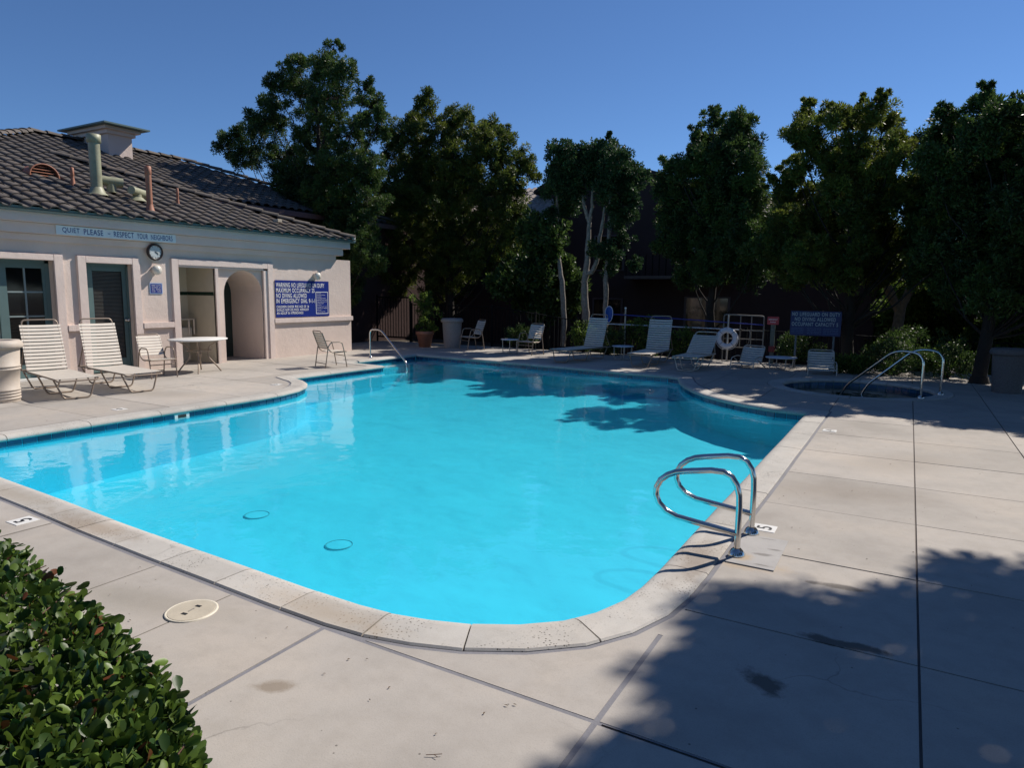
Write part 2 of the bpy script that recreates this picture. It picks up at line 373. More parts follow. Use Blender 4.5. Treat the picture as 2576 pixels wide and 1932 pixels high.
strips.append((-.87-THIN/2, -.87+THIN/2, 10.4, YMAX, 1))
for x in (-9.6, -8.3, -7.0, -5.7, -4.4, -3.1, -1.95): strips.append((x-THIN/2, x+THIN/2, 11.0, YMAX, 1))
strips.append((-11.9, -.87, 15.3-THIN/2, 15.3+THIN/2, 1))
SPA = (-.72, 13.45, 1.22)
outer = O(.25); hole = O(.27)
spah = [Vector(p) for p in arc(SPA[0], SPA[1], SPA[2]+.26, 0, 360, 40)[:-1]]
pts = [Vector(p) for p in ((XMIN,YMIN),(XMAX,YMIN),(XMAX,YMAX),(XMIN,YMAX))]
edges = [(0,1),(1,2),(2,3),(3,0)]
for poly in (hole, spah, O(.235)):
    o = len(pts); pts += poly; edges += [(o+i, o+(i+1) % len(poly)) for i in range(len(poly))]
for (x0, x1, y0, y1, dk) in strips:
    o = len(pts); pts += [Vector((x0,y0)), Vector((x1,y0)), Vector((x1,y1)), Vector((x0,y1))]
    edges += [(o,o+1),(o+1,o+2),(o+2,o+3),(o+3,o)]
V, E_, FF, _, _, _ = delaunay_2d_cdt(pts, edges, [], 0, 1e-6)
adj = {}
tri_kind = []
spac = Vector((SPA[0], SPA[1]))
for t, f in enumerate(FF):
    cx = sum(V[i].x for i in f)/3; cy = sum(V[i].y for i in f)/3
    k = None
    if inside(hole, cx, cy) or (Vector((cx,cy))-spac).length < SPA[2]+.24 and inside(spah, cx, cy): k = 'hole'
    else:
        for s_ in strips:
            if s_[0] <= cx <= s_[1] and s_[2] <= cy <= s_[3]: k = 'dark' if s_[4] else 'grey'; break
    tri_kind.append(k)
emap = {}
for t, f in enumerate(FF):
    if tri_kind[t] is None:
        for a, b_ in ((f[0],f[1]),(f[1],f[2]),(f[2],f[0])): emap.setdefault((min(a,b_),max(a,b_)), []).append(t)
par = {t: t for t in range(len(FF))}
def find(t):
    while par[t] != t: par[t] = par[par[t]]; t = par[t]
    return t
for e, ts in emap.items():
    if len(ts) == 2: par[find(ts[0])] = find(ts[1])
groups = {}
for t in range(len(FF)):
    if tri_kind[t] is None: groups.setdefault(find(t), []).append(t)
for g, ts in groups.items():
    ar = sum(abs((V[FF[t][1]]-V[FF[t][0]]).cross(V[FF[t][2]]-V[FF[t][0]]))/2 for t in ts)
    if ar < .0006: continue
    mb = MB(); ids = {}
    dz = random.uniform(-.0015, .0015)
    def vi(i, z):
        if (i, z) not in ids: ids[i, z] = len(mb.v); mb.v.append((V[i].x, V[i].y, z+dz if z == 0 else z))
        return ids[i, z]
    for t in ts:
        mb.f.append(tuple(vi(i, 0) for i in FF[t])); mb.sm.append(False)
        f = FF[t]
        for a, b_ in ((f[0],f[1]),(f[1],f[2]),(f[2],f[0])):
            if len(emap[(min(a,b_),max(a,b_))]) == 1:
                mb.f.append((vi(a,0), vi(a,-.1), vi(b_,-.1), vi(b_,0))); mb.sm.append(False)
    mb.build('paving_slab', DECK, deck)
for kk, mt, z, nm in (('dark', FILLD, -.009, 'joint_gap'), ('grey', FILL, -.003, 'joint_sealant')):
    mb = MB(); ids = {}
    for t, f in enumerate(FF):
        if tri_kind[t] == kk:
            o = len(mb.v); mb.v += [(V[i].x, V[i].y, z) for i in f]; mb.f.append((o,o+1,o+2)); mb.sm.append(False)
    mb.build(nm, mt, deck, kind='stuff')
# expansion joint round the coping
mb = MB(); a_ = O(.24); c_ = O(.285); n = len(a_)
mb.v = [(p.x,p.y,-.006) for p in a_]+[(p.x,p.y,-.006) for p in c_]; mb.f = [(i,(i+1)%n,n+(i+1)%n,n+i) for i in range(n)]; mb.sm = [False]*n
mb.build('expansion_joint', FILL, deck)
mb = MB(); mb.bevbox(-.85,-.57,4.07,4.64,.001,.006,.002)
mb.build('repair_patch', PATCH, deck)

# ------------------------------------------------------------------ coping stones
cop = bpy.data.objects.new('pool_coping', None); COL.objects.link(cop); cop['kind'] = 'structure'
def along(poly):
    L = [0.]
    for i in range(len(poly)): L.append(L[-1]+(poly[(i+1) % len(poly)]-poly[i]).length)
    return L
LP = along(POOL); TOT = LP[-1]; NP = len(POOL)
OUTP = O(.238)
def at(s):
    s = s % TOT
    for i in range(NP):
        if LP[i+1] >= s: break
    t = (s-LP[i])/(LP[i+1]-LP[i]); j = (i+1) % NP
    return POOL[i].lerp(POOL[j], t), OUTP[i].lerp(OUTP[j], t), (POOL[j]-POOL[i]).normalized()
corners = [LP[i] for i in range(NP) if abs((POOL[i]-POOL[i-1]).normalized().dot((POOL[(i+1)%NP]-POOL[i]).normalized())) < .8]
s_ = 0.; cuts = [0.]
while s_ < TOT:
    p, q, t = at(s_+.2)
    near = p.y < 3.6 and p.x > -5.2
    step = random.uniform(.42, .55) if near else random.uniform(.82, 1.0)
    nx = s_+step
    for c in corners:
        if s_+.12 < c <= nx+.15: nx = c; break
    if nx > TOT-.3: nx = TOT
    cuts.append(nx); s_ = nx
PROF = [(0.000,-.066),(-.030,-.058),(-.040,-.040),(-.034,-.020),(-.016,-.005),(.012,.004),(.045,.0085),(.12,.007),(.228,.005),(.238,-.004),(.238,-.08)]
for a, bb in zip(cuts[:-1], cuts[1:]):
    g = .004; ns = max(1, int((bb-a)/.12)); ss = [a+g+(bb-a-2*g)*k/ns for k in range(ns+1)]
    ss = sorted(set(ss+[L for L in LP if a+g < L < bb-g]))
    mb = MB(); m = len(PROF); dz = random.uniform(-.0015,.0015)
    for s1 in ss:
        p, q, t = at(s1 if s1 < TOT else TOT-1e-4)
        for (d, z) in PROF:
            pt = p.lerp(q, d/.238); mb.v.append((pt.x, pt.y, z+dz))
    for i in range(len(ss)-1):
        for k in range(m-1): mb.f.append((i*m+k, (i+1)*m+k, (i+1)*m+k+1, i*m+k+1)); mb.sm.append(k < 6)
    v0, v1 = mb.v[:m], mb.v[(len(ss)-1)*m:len(ss)*m]; mb.add(v0, [tuple(range(m))]); mb.add(v1, [tuple(range(m))[::-1]])
    mb.build('coping_stone', COPE, cop)
# mortar bed under the coping joints
mb = MB(); a_ = O(.0); c_ = O(.236); n = len(a_)
mb.v = [(p.x,p.y,-.006) for p in a_]+[(p.x,p.y,-.006) for p in c_]; mb.f = [(i,(i+1)%n,n+(i+1)%n,n+i) for i in range(n)]; mb.sm = [False]*n
mb.build('mortar_bed', FILLD, cop)

# ------------------------------------------------------------------ pool basin, waterline tiles, water
def fz(x, y): return -.80+.030*(y-2.5)
W_ = O(.006); n = len(W_)
basin = MB()
basin.v = [(p.x,p.y,-.05) for p in W_]+[(p.x,p.y,fz(p.x,p.y)) for p in W_]
basin.f = [(i,(i+1)%n,n+(i+1)%n,n+i) for i in range(n)]; basin.sm = [False]*n
V2, _, F2, _, _, _ = delaunay_2d_cdt([Vector(p) for p in W_], [(i,(i+1)%n) for i in range(n)], [], 1, 1e-6)
o = len(basin.v); basin.v += [(p.x,p.y,fz(p.x,p.y)) for p in V2]; basin.f += [tuple(o+i for i in f) for f in F2]; basin.sm += [False]*len(F2)
pb = basin.build('pool_basin', PLAST, kind='structure')
for k in range(3):
    z = -.2-.14*k; st = MB(); st.bevbox(-10.98+.0, -10.55+.3*k, 11.50, 13.98, -1.0, z, .02); st.build('entry_step', PLAST, pb)
tm = MB(); tm.bevbox(-.0715,.0715,-.006,.006,-.034,.034,.003); tme = tm.mesh('waterline_tile', WTILE)
s_ = .08; TW = TOT/int(TOT/.152)
for k in range(int(TOT/TW)):
    p, q, t = at((k+.5)*TW); nrm = Vector((q.x-p.x, q.y-p.y)).normalized()
    o = obj('waterline_tile', tme, pb); o.location = (p.x-nrm.x*-.000, p.y-nrm.y*-.000, -.098); o.rotation_euler = (0,0,math.atan2(t.y,t.x))
ws = O(.004)
V2, _, F2, _, _, _ = delaunay_2d_cdt([Vector(p) for p in ws], [(i,(i+1)%n) for i in range(n)], [], 1, 1e-6)
mb = MB(); mb.v = [(p.x,p.y,WZ) for p in V2]; mb.f = [tuple(f) for f in F2]; mb.sm = [False]*len(F2)
mb.build('pool_water', WATER, kind='structure')
sm_ = MB(); sm_.bevbox(-.012,.012,-.11,.11,-.05,.03,.004)
skim = sm_.build('skimmer_inlet', WHITE, pb); skim.location = (-8.415,5.62,-.09)
mb = MB(); mb.box(.006,.0135,-.06,.06,-.03,.015); mb.build('skimmer_opening', BLACK, skim)
def ring(name, x, y, z, r, label):
    m = MB(); m.tube([(r*math.cos(R(a)), r*math.sin(R(a)), 0) for a in range(0, 361, 15)], .0045, 6, False)
    t = thing(name, label, 'drain', (x, y, z)); m.build('drain_rim', plain('drain_rim_dark', (.04,.40,.50), .6), t)
    m = MB(); m.lathe([(r-.01,.002),(r*.5,.006),(.0,.007)], 20); m.build('drain_cover', PLAST, t)
dz_ = -.72
ring('pool_drain', -5.75, 4.63, fz(-5.75,4.63)+.004, .125, 'round drain on the pool floor, the one nearer the facade')
ring('pool_drain', -4.42, 4.46, fz(-4.42,4.46)+.004, .125, 'round drain on the pool floor, the one nearer the front coping')

# ------------------------------------------------------------------ spa
def ringmesh(r0, r1, z0, z1, a0, a1, ns=3):
    m = MB(); pr = [(r0+.02,-.06),(r0-.02,-.05),(r0-.025,-.02),(r0,z1),(r1,z1),(r1,-.06)]; k = len(pr)
    for i in range(ns+1):
        a = a0+(a1-a0)*i/ns
        for (r, z) in pr: m.v.append((r*math.cos(a), r*math.sin(a), z))
    for i in range(ns):
        for j in range(k-1): m.f.append((i*k+j,(i+1)*k+j,(i+1)*k+j+1,i*k+j+1)); m.sm.append(False)
    return m
spa = thing('spa_basin', None, None, (SPA[0],SPA[1],0), kind='structure')
for i in range(16):
    a0 = 2*math.pi*i/16+.004; a1 = 2*math.pi*(i+1)/16-.004
    ringmesh(SPA[2],SPA[2]+.25,0,.006,a0,a1).build('coping_stone', COPE, spa)
mb = MB(); mb.lathe([(SPA[2],-.05),(SPA[2],-.9)], 40); mb.lathe([(SPA[2],-.9),(0,-.9)], 40); mb.lathe([(SPA[2],-.45),(SPA[2]-.4,-.45),(SPA[2]-.4,-.9)], 40)
mb.build('spa_shell', plain('spa_plaster', (.10,.22,.22), .7), spa)
mb = MB(); mb.lathe([(SPA[2]-.001,0),(.001,0)], 40, sm=False); o = mb.build('spa_water', SPAW, kind='structure'); o.location = (SPA[0],SPA[1],-.12)
tm = MB(); tm.bevbox(-.006,.006,-.07,.07,-.034,.034,.003); tme2 = tm.mesh('waterline_tile', WTILE)
for i in range(50):
    a = 2*math.pi*i/50; o = obj('waterline_tile', tme2, spa); o.location = ((SPA[2]-.003)*math.cos(a), (SPA[2]-.003)*math.sin(a), -.09); o.rotation_euler = (0,0,a)

# ------------------------------------------------------------------ clubhouse
club = thing('clubhouse', 'low pink stucco clubhouse with brown tiled roof on the left of the pool', 'building')
WX = -13.05; T = .28
fw = MB()
for (y0, y1) in ((2.6,4.55),(6.43,6.97),(7.83,8.79),(11.05,13.3)): fw.box(WX-T, WX, y0, y1, -.05, 2.88)
for (y0, y1, z) in ((4.55,6.43,2.08),(6.97,7.83,2.07),(8.79,11.05,2.10)): fw.box(WX-T, WX, y0, y1, z, 2.88)
fw.box(WX-T, WX, 13.3, 13.82, -.05, 2.42)
fw.box(-19, WX-T, 2.6, 2.9, -.05, 2.88); fw.box(-16.2, WX-T, 13.0, 13.28, -.05, 2.88)
fw.box(-27, -15.72, 2.6, 21.2, -.05, 3.75) if False else None
fw.build('wall', STUC, club)
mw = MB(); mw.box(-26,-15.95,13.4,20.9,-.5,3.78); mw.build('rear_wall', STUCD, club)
# arch wall
AX = -13.10; y0, y1 = 9.73, 11.05; aL, aR, sp, tp = 9.91, 10.94, 1.52, 2.04
na = 20; cy = (aL+aR)/2; ra = (aR-aL)/2
arcp = [(aL, -.05)]+[(cy-ra*math.cos(math.pi*k/na), sp+(tp-sp)*math.sin(math.pi*k/na)) for k in range(na+1)]+[(aR,-.05)]
aw = MB(); outl = [(y0,-.05)]+[(y0, 2.10)]+[(y1,2.10)]+[(y1,-.05)]
# front face as quads between arch point and the outer frame
def outer_pt(p):
    y, z = p
    if z < sp: return (y0 if y < cy else y1, z)
    dy, dz = y-cy, z-(sp-.2)
    k = min(((y1-cy)/abs(dy) if abs(dy) > 1e-6 else 9e9) if dy > 0 else ((cy-y0)/abs(dy) if abs(dy) > 1e-6 else 9e9), (2.10-(sp-.2))/dz)
    return (cy+dy*k, sp-.2+dz*k)
DEPTH = -14.2
ip = arcp; op = [outer_pt(p) for p in ip]
# insert the frame's corners
for k in range(len(ip)-1):
    a, b2, c, d = ip[k], ip[k+1], op[k+1], op[k]
    quad = [(AX,a[0],a[1]),(AX,b2[0],b2[1]),(AX,c[0],c[1])]
    if abs(c[0]-d[0]) > 1e-4 and abs(c[1]-d[1]) > 1e-4: quad.append((AX, y0 if c[0] < cy else y1, 2.10))
    quad.append((AX,d[0],d[1]))
    aw.add(quad, [tuple(range(len(quad)))])
    aw.add([(AX,a[0],a[1]),(DEPTH,a[0],a[1]),(DEPTH,b2[0],b2[1]),(AX,b2[0],b2[1])], [(0,1,2,3)], k > 0 and k < len(ip)-2)
aw.build('arch_wall', STUC, club)
mb = MB(); mb.box(DEPTH-.06, DEPTH-.005, 9.8, 11.05, -.04, 2.1); mb.build('passage_dark_back', plain('passage_dark_shade', (.02,.035,.03), .6), club)  # dark sheet closing the arch; its colour stands for the unlit passage
# niche
nb = MB()
nb.box(-14.08,-14.02, 8.70, 9.72, -.04, 2.2); nb.box(-14.02, -13.06, 9.66, 9.727, -.04, 2.15); nb.box(-14.02, -13.34, 8.70, 8.78, -.04, 2.15); nb.box(-14.02,-13.1, 8.79, 9.66, 2.11, 2.16)
nb.build('niche_lining', NICHE, club)
for k in range(9):
    m = MB(); m.bevbox(-14.019,-14.010, 8.79+k*.0965, 8.79+(k+1)*.0965-.003, 1.48,1.555,.002); m.build('stripe_tile', GTILE, club)
for k in range(9):
    m = MB(); m.bevbox(-14.005+k*.1, -14.005+(k+1)*.1-.003, 9.652, 9.661, 1.48,1.555,.002); m.build('stripe_tile', GTILE, club)
m = MB(); m.box(-13.1,-13.02,9.66,9.73,-.04,2.1); m.build('niche_jamb', STUCT, club)
# raised surrounds
def surround(ya, yb, zt, oa, ob, zo, name='door_surround'):
    m = MB(); x0, x1 = WX-.0, WX+.05
    m.bevbox(x0-.02, x1, oa, ya, -.04, zo, .006); m.bevbox(x0-.02, x1, yb, ob, -.04, zo, .006); m.bevbox(x0-.02, x1-.002, ya-.002, yb+.002, zt, zo-.002, .006)
    m.build(name, STUCT, club)
surround(4.55, 6.43, 2.08, 4.38, 6.58, 2.19); surround(6.97,7.83,2.07,6.82,7.98,2.19); surround(8.79,11.05,2.10,8.64,11.20,2.23)
m = MB(); m.bevbox(WX-.02, WX+.025, 11.0-.06, 11.06, -.04, 2.10,.004); m.bevbox(WX-.02,WX+.025, 8.79,11.06, 2.06,2.101,.004); m.build('inner_surround', STUCT, club)
for (a, bb) in ((6.582,6.818),(7.982,8.638),(11.202,13.84),(2.6,4.378)):
    m = MB(); m.bevbox(WX-.02, WX+.06, a, bb, .83, .945, .008); m.build('sill_band', STUCT, club)
# cornice, gutter
CY = 13.62
for (x, ye, z0, z1) in ((-12.985,13.24,2.40,2.52),(-12.90,13.42,2.52,2.70),(-12.82,13.60,2.70,2.87)):
    m = MB(); m.bevbox(-13.30, x, 2.3, ye, z0+.001, z1-.001, .008); m.build('cornice', STUCT, club)
m = MB()
gp = [(-12.835,2.875),(-12.76,2.86),(-12.735,2.90),(-12.735,2.945),(-12.75,2.945),(-12.75,2.905),(-12.835,2.89)]
for y in (2.2, CY+.1): m.v += [(x,y,z) for x, z in gp]
k = len(gp); m.f = [(i,(i+1)%k,k+(i+1)%k,k+i) for i in range(k)]+[tuple(range(k))[::-1], tuple(range(k,2*k))]; m.sm = [False]*len(m.f)
m.build('gutter', GUTT, club)
# french door
def leaf_door(y0, y1, parent_name, knob_side):
    d = MB(); x1, x0 = -13.20, -13.24; z0, z1 = .03, 2.03
    st = .14
    d.bevbox(x0,x1,y0,y0+st,z0,z1,.003); d.bevbox(x0,x1,y1-st*.75,y1,z0,z1,.003); d.bevbox(x0,x1,y0+st,y1-st*.75,z0,.27,.003); d.bevbox(x0,x1,y0+st,y1-st*.75,1.94,z1,.003)
    do = d.build('french_door', TEAL, club)
    ya, yb = y0+st, y1-st*.75; zs = [.27,.69,1.11,1.53,1.94]
    m = MB()
    for z in zs[1:-1]: m.bevbox(x0+.004,x1-.004,ya,yb,z-.014,z+.014,.003)
    m.bevbox(x0+.002,x1-.002,(ya+yb)/2-.014,(ya+yb)/2+.014,.27,1.94,.003); m.build('glazing_bar', plain('glazing_bar_paint', (.24,.30,.30), .5), do)
    for i in range(4):
        for j in range(2):
            m = MB(); a = ya+(yb-ya)/2*j; m.box(x0+.014,x0+.02,a,a+(yb-ya)/2,zs[i],zs[i+1]); m.build('pane', GLASS, do)
leaf_door(5.62,6.42,'',1); leaf_door(4.60,5.60,'',0)
m = MB(); m.box(-13.30,-13.19,6.36,6.43,.0,2.08); m.box(-13.30,-13.19,4.55,6.43,2.03,2.08); m.build('door_frame', TEAL, club)
m = MB(); m.bevbox(-13.26,-13.06,4.6,6.42,-.01,.035,.005); m.build('door_threshold', WHITE, club)
m = MB(); m.box(-13.30,-13.17,6.97,7.03,0,2.07); m.box(-13.30,-13.17,7.80,7.83,0,2.07); m.box(-13.30,-13.17,6.97,7.83,2.03,2.07); m.build('door_frame', TEAL, club)
d = MB(); x0, x1 = -13.25, -13.20; d.bevbox(x0,x1,7.03,7.17,.02,2.03,.003); d.bevbox(x0,x1,7.72,7.80,.02,2.03,.003); d.bevbox(x0,x1,7.17,7.72,.02,.27,.003); d.bevbox(x0,x1,7.17,7.72,1.93,2.03,.003)
do = d.build('louvre_door', TEAL, club)
m = MB(); m.box(-13.245,-13.24,7.16,7.73,.26,1.94); m.build('backing', BLACK, do)
m = MB()
for k in range(64):
    z = .275+k*.0258; m.add([(-13.238,7.175,z+.014),(-13.222,7.175,z),(-13.222,7.715,z),(-13.238,7.715,z+.014)],[(0,1,2,3)]); m.add([(-13.222,7.175,z),(-13.222,7.175,z+.008),(-13.222,7.715,z+.008),(-13.222,7.715,z)],[(3,2,1,0)])
m.build('louvre_slats', plain('louvre_slat_metal', (.14,.13,.115), .45, .3), do, kind='stuff')
m = MB(); m.bevbox(-13.232,-13.205,7.155,7.175,.26,1.94,.002); m.bevbox(-13.232,-13.205,7.715,7.735,.26,1.94,.002); m.build('louvre_frame', BLACK, do)
m = MB(); m.lathe([(.028,0),(.028,.01),(.012,.014),(.012,.04),(.026,.05),(.03,.065),(.02,.082),(0,.085)], 16); m.xform(Matrix.Translation((-13.20,7.765,1.0)) @ Matrix.Rotation(R(90),4,'Y')); m.build('door_knob', STEEL, do)

# ---- roof planes (under the tiles)
EX, EZ, SL = -12.72, 2.925, .36
def rz_(x): return EZ+SL*(EX-x)
def rp(x, y, d=0): return (x, y, rz_(x)+d)
PEAK = -20.1; tP = EX-PEAK; tB = 2.6
YL, YR, YR2 = 2.2, CY, 21.3
rm = MB(); e = -.03
A0 = rp(EX,YL,e); A1 = rp(EX,YR,e); A2 = rp(EX-tB,YR-tB,e); A3 = rp(EX-tB,YR2-tB,e); A4 = rp(PEAK,YR2-tP,e); A5 = rp(PEAK,YL+tP,e)
rm.add([A0,A1,A2,A3,A4,A5], [(0,1,2,3,4,5)])
B0 = rp(EX,YR,e); rm.add([B0,(EX-tB*2,YR,EZ+e),A2],[(0,1,2)])                       # end slope of the low wing
rm.add([A3,(2*PEAK-(EX-tB),YR2-tB,A3[2]),(PEAK,YR2-tP,A4[2])],[(0,1,2)])            # far hip
rm.add([A4,(2*PEAK-(EX-tB),YR2-tB,A3[2]),(2*PEAK-EX,YL,EZ+e),A5],[(0,1,2,3)])
rm.add([A5,(2*PEAK-EX,YL,EZ+e),A0],[(0,1,2)])
rm.build('roof', plain('roof_underlay', (.05,.04,.035), .9), club)
m = MB(); m.box(EX-tB-.02, EX-tB+.03, YR-tB+.1, YR2-tB, rz_(EX-tB)-.16, rz_(EX-tB)-.02); m.build('rear_fascia', plain('fascia_paint', (.16,.10,.10), .6), club)
# tile (x: width .31, y: up slope)
TWD, TLN = .295, .325
def s_tile(length=TLN+.05, lift=.032):
    m = MB(); prof = []
    for k in range(7): a = math.pi*k/6; prof.append((-.155+.095-.095*math.cos(a), .048*math.sin(a)))
    for k in range(1,5): t = k/5; prof.append((.035+.12*t, -.012*math.sin(math.pi*t)))
    prof.append((.155,0))
    n = len(prof)
    for (y, dz) in ((0,lift),(length,.006)):
        m.v += [(x,y,z+dz) for x, z in prof]
    m.f = [(i,i+1,n+i+1,n+i) for i in range(n-1)]; m.sm = [True]*(n-1)
    m.add([(x,0,z+lift) for x, z in prof]+[(x,0,z+lift-.022) for x, z in prof], [(i,n+i,n+i+1,i+1) for i in range(n-1)])
    return m
tmesh = s_tile().mesh('roof_tile', TILE)
ang = math.atan(SL)
# local x -> world +y ; local y -> up slope (-x, +z); local z -> normal
RM = Matrix(((0,-math.cos(ang),math.sin(ang)),(1,0,0),(0,math.sin(ang),math.cos(ang)))).to_4x4()
def cap_mesh(L=.42, w=.135, h=.085):
    m = MB(); seg = 8
    for (x, s1) in ((0,1.0),(L,.86)):
        for k in range(seg+1):
            a = math.pi*k/seg; m.v.append((x, -w*s1*math.cos(a), h*s1*math.sin(a)+(.02 if x == 0 else 0)))
    m.f = [(i,i+1,seg+1+i+1,seg+1+i) for i in range(seg)]; m.sm = [True]*seg
    m.add([(0,-w*math.cos(math.pi*k/seg),h*math.sin(math.pi*k/seg)+.02) for k in range(seg+1)],[tuple(range(seg+1))])
    return m.mesh('hip_tile', TILE)
CAP = cap_mesh()
def covers(x, y):
    t = EX-x
    if y < YL+t-.1: return False
    lim = YR-t if t < tB-.05 else YR2-t
    return y < lim+.02
tiles = []; rows = int(tP/math.cos(ang)/TLN)+1
for r_ in range(rows):
    t = (r_*TLN)*math.cos(ang)-.02
    x = EX-t
    for c in range(80):
        y = YL+.1+c*TWD+(.0 if r_ % 2 else .0)
        if covers(x-.12, y): tiles.append((x, y, r_))
tiles.sort(key=lambda q: (q[0]**2+q[1]**2+ (0 if 5 < q[1] < 17 else 200)))
rest = MB(); proto = s_tile()
for i, (x, y, r_) in enumerate(tiles):
    mt = Matrix.Translation((x+random.uniform(-.008,.008), y+random.uniform(-.004,.004), rz_(x)-.01+random.uniform(0,.006))) @ RM @ Matrix.Rotation(random.gauss(0,.012),4,'Z')
    if i < 300:
        o = obj('roof_tile', tmesh, club); o.matrix_world = mt; o.matrix_local = mt
    else:
        o0 = len(rest.v); rest.v += [tuple(mt @ Vector(v)) for v in proto.v]; rest.f += [tuple(o0+j for j in f) for f in proto.f]; rest.sm += proto.sm
rest.build('roof_tiles', TILE, club, kind='stuff')
def caps(p0, p1, n=None, name='hip_tile', mesh=None):
    p0, p1 = Vector(p0), Vector(p1); d = p1-p0; L = d.length; n = n or int(L/.38); d.normalize()
    side = Vector((0,0,1)).cross(d).normalized(); up = d.cross(side)
    for k in range(n):
        o = obj(name, mesh or CAP, club); p = p0+d*(L*k/n)
        mt = Matrix((d, side, up)).transposed().to_4x4(); mt.translation = p+Vector((random.uniform(-.008,.008),random.uniform(-.008,.008),random.uniform(0,.008)))
        o.matrix_local = mt @ Matrix.Rotation(random.gauss(0,.02),4,'X')
caps(rp(EX+.02,YR+.02,.04), rp(EX-tB-2.2,YR-tB-2.2,.05), 18)
caps(rp(EX-3.0,YL+3.0,.04), rp(PEAK,YL+tP,.05))
caps(rp(PEAK,YL+tP,.05), rp(PEAK,YR2-tP,.05), None, 'ridge_tile')
caps(rp(EX-tB,YR2-tB,.05), rp(PEAK,YR2-tP,.06))
m = MB(); m.bevbox(EX-.1,EX+.02,CY-.02,CY+.06,2.95,3.06,.01); m.build('hip_end', WHITE, club)
# chimney
ch = MB(); ch.box(-20.35,-18.85,10.9,11.55,5.0,5.72); ch.box(-20.42,-18.78,10.83,11.62,5.72,5.82); ch.box(-20.52,-18.68,10.74,11.71,5.82,5.90)
cho = ch.build('chimney', STUC, club)
m = MB(); m.box(-20.75,-18.46,10.6,11.85,5.905,5.945); m.build('chimney_cap', TEAL, cho)
m = MB(); m.lathe([(.16,0),(.16,.12),(0,.13)], 14, (-19.9,11.2,5.945)); m.build('flue', TEAL, cho)
# roof fittings
def rpipe(x, y, r, zt, mt, name, capr=None, label=None):
    z0 = rz_(x)-.05; m = MB(); m.tube([(x,y,z0),(x,y,zt)], r, 14); p = m.build(name, mt, club, label)
    m = MB(); m.lathe([(r*2.0,0),(r*1.5,.05),(r*1.05,.16)], 16, (x,y,z0+.04)); m.build('flashing', mt, p)
    m = MB(); cr = capr or r*1.15; m.lathe([(r,-.16),(cr,-.15),(cr,0),(r*.8,.01),(0,.01)], 16, (x,y,zt)); m.build('pipe_cap', mt, p)
rpipe(-14.2,7.92,.105,4.62,GREENP,'vent_pipe',.13,'tall thick green flue pipe')
rpipe(-13.3,8.44,.055,4.02,TERRA,'vent_pipe',.062,'slim terracotta vent pipe')
rpipe(-14.75,7.76,.03,4.0,TERRA,'vent_pipe',.034,'short terracotta vent stub')
rpipe(-14.1,9.6,.025,3.80,TERRA,'vent_pipe',.028,'thin terracotta vent stub')
m = MB(); z = rz_(-14.35)
m.tube([(-14.35,8.30,z+.05),(-14.35,8.30,z+.22)], .09, 14); m.tube([(-14.42,8.12,z+.28),(-14.28,8.50,z+.26)], .095, 16)
m.build('turbine_duct', GREENP, club)
m = MB(); z = rz_(-14.0); m.tube([(-14.0,8.62,z),(-14.0,8.62,z+.18)], .085, 14); m.lathe([(.18,0),(.1,.08)],14,(-14,8.62,z+.02)); m.tube([(-13.9,8.44,z+.22),(-14.1,8.86,z+.19)], .085, 16)
m.build('turbine_duct', GREENP, club)
# half-round dormer vent
m = MB(); x = -15.1; y = 7.41; z = rz_(x); rr = .27
pts = [(x,y-rr*math.cos(math.pi*k/14),z+.02+.24*math.sin(math.pi*k/14)) for k in range(15)]
back = [(p[0]-.55*(p[2]-z)/.3-.1,p[1],p[2]) for p in pts]
m.add([*pts,*back],[(i,i+1,16+i,15+i) for i in range(14)],True)
dv = m.build('dormer_vent', TERRA, club)
m = MB(); m.tube([(p[0]+.01,p[1],p[2]) for p in pts], .016, 6); m.build('vent_rim', TERRA, dv)
for k in range(4):
    zz = .05+k*.055; hw = rr*math.sqrt(max(.02,1-(zz/.26)**2))-.015
    m = MB(); m.add([(x+.005,y-hw,z+zz-.015),(x+.005,y+hw,z+zz-.015),(x-.04,y+hw,z+zz+.015),(x-.04,y-hw,z+zz+.015)],[(0,1,2,3)]); m.build('vent_slat', TERRA, dv)
m = MB(); m.box(x-.06,x-.055,y-rr*.9,y+rr*.9,z,z+.22); m.build('vent_backing', BLACK, dv)
m = MB(); m.bevbox(-13.55,-13.38,11.72,11.86,rz_(-13.5)+.04,rz_(-13.5)+.12,.01); m.build('patched_tile', LID, club, 'pale broken tile near the hip')
# terracotta pipe flashing plates
# ------------------------------------------------------------------ text helper
def text(s, w_, h, mt, name, parent, M4, bold=.0, align='LEFT'):
    cu = bpy.data.curves.new(name, 'FONT'); cu.body = s; cu.size = 1; cu.offset = bold; cu.space_word = 1.25; cu.space_character = 1.12
    to = bpy.data.objects.new(name, cu); COL.objects.link(to); dg = bpy.context.evaluated_depsgraph_get()
    me = bpy.data.meshes.new_from_object(to.evaluated_get(dg)); bpy.data.objects.remove(to)
    co = np.empty(len(me.vertices)*3); me.vertices.foreach_get('co', co); co = co.reshape(-1,3)
    mn = co.min(0); mx = co.max(0); co[:,0] = (co[:,0]-mn[0])/(mx[0]-mn[0])*w_; co[:,1] = (co[:,1]-mn[1])/(mx[1]-mn[1])*h; co[:,2] = 0
    out = [M4 @ Vector(c) for c in co]
    me.vertices.foreach_set('co', np.array([tuple(c) for c in out]).ravel()); me.materials.clear(); me.materials.append(mt); me.update()
    return obj(name, me, parent)
def wallM(x, y, z): # text running along +y on a wall facing +x
    return Matrix(((0,0,1,x),(1,0,0,y),(0,1,0,z),(0,0,0,1)))
def frontM(x, y, z): # text running along +x on a board facing -y
    return Matrix(((1,0,0,x),(0,0,-1,y),(0,1,0,z),(0,0,0,1)))
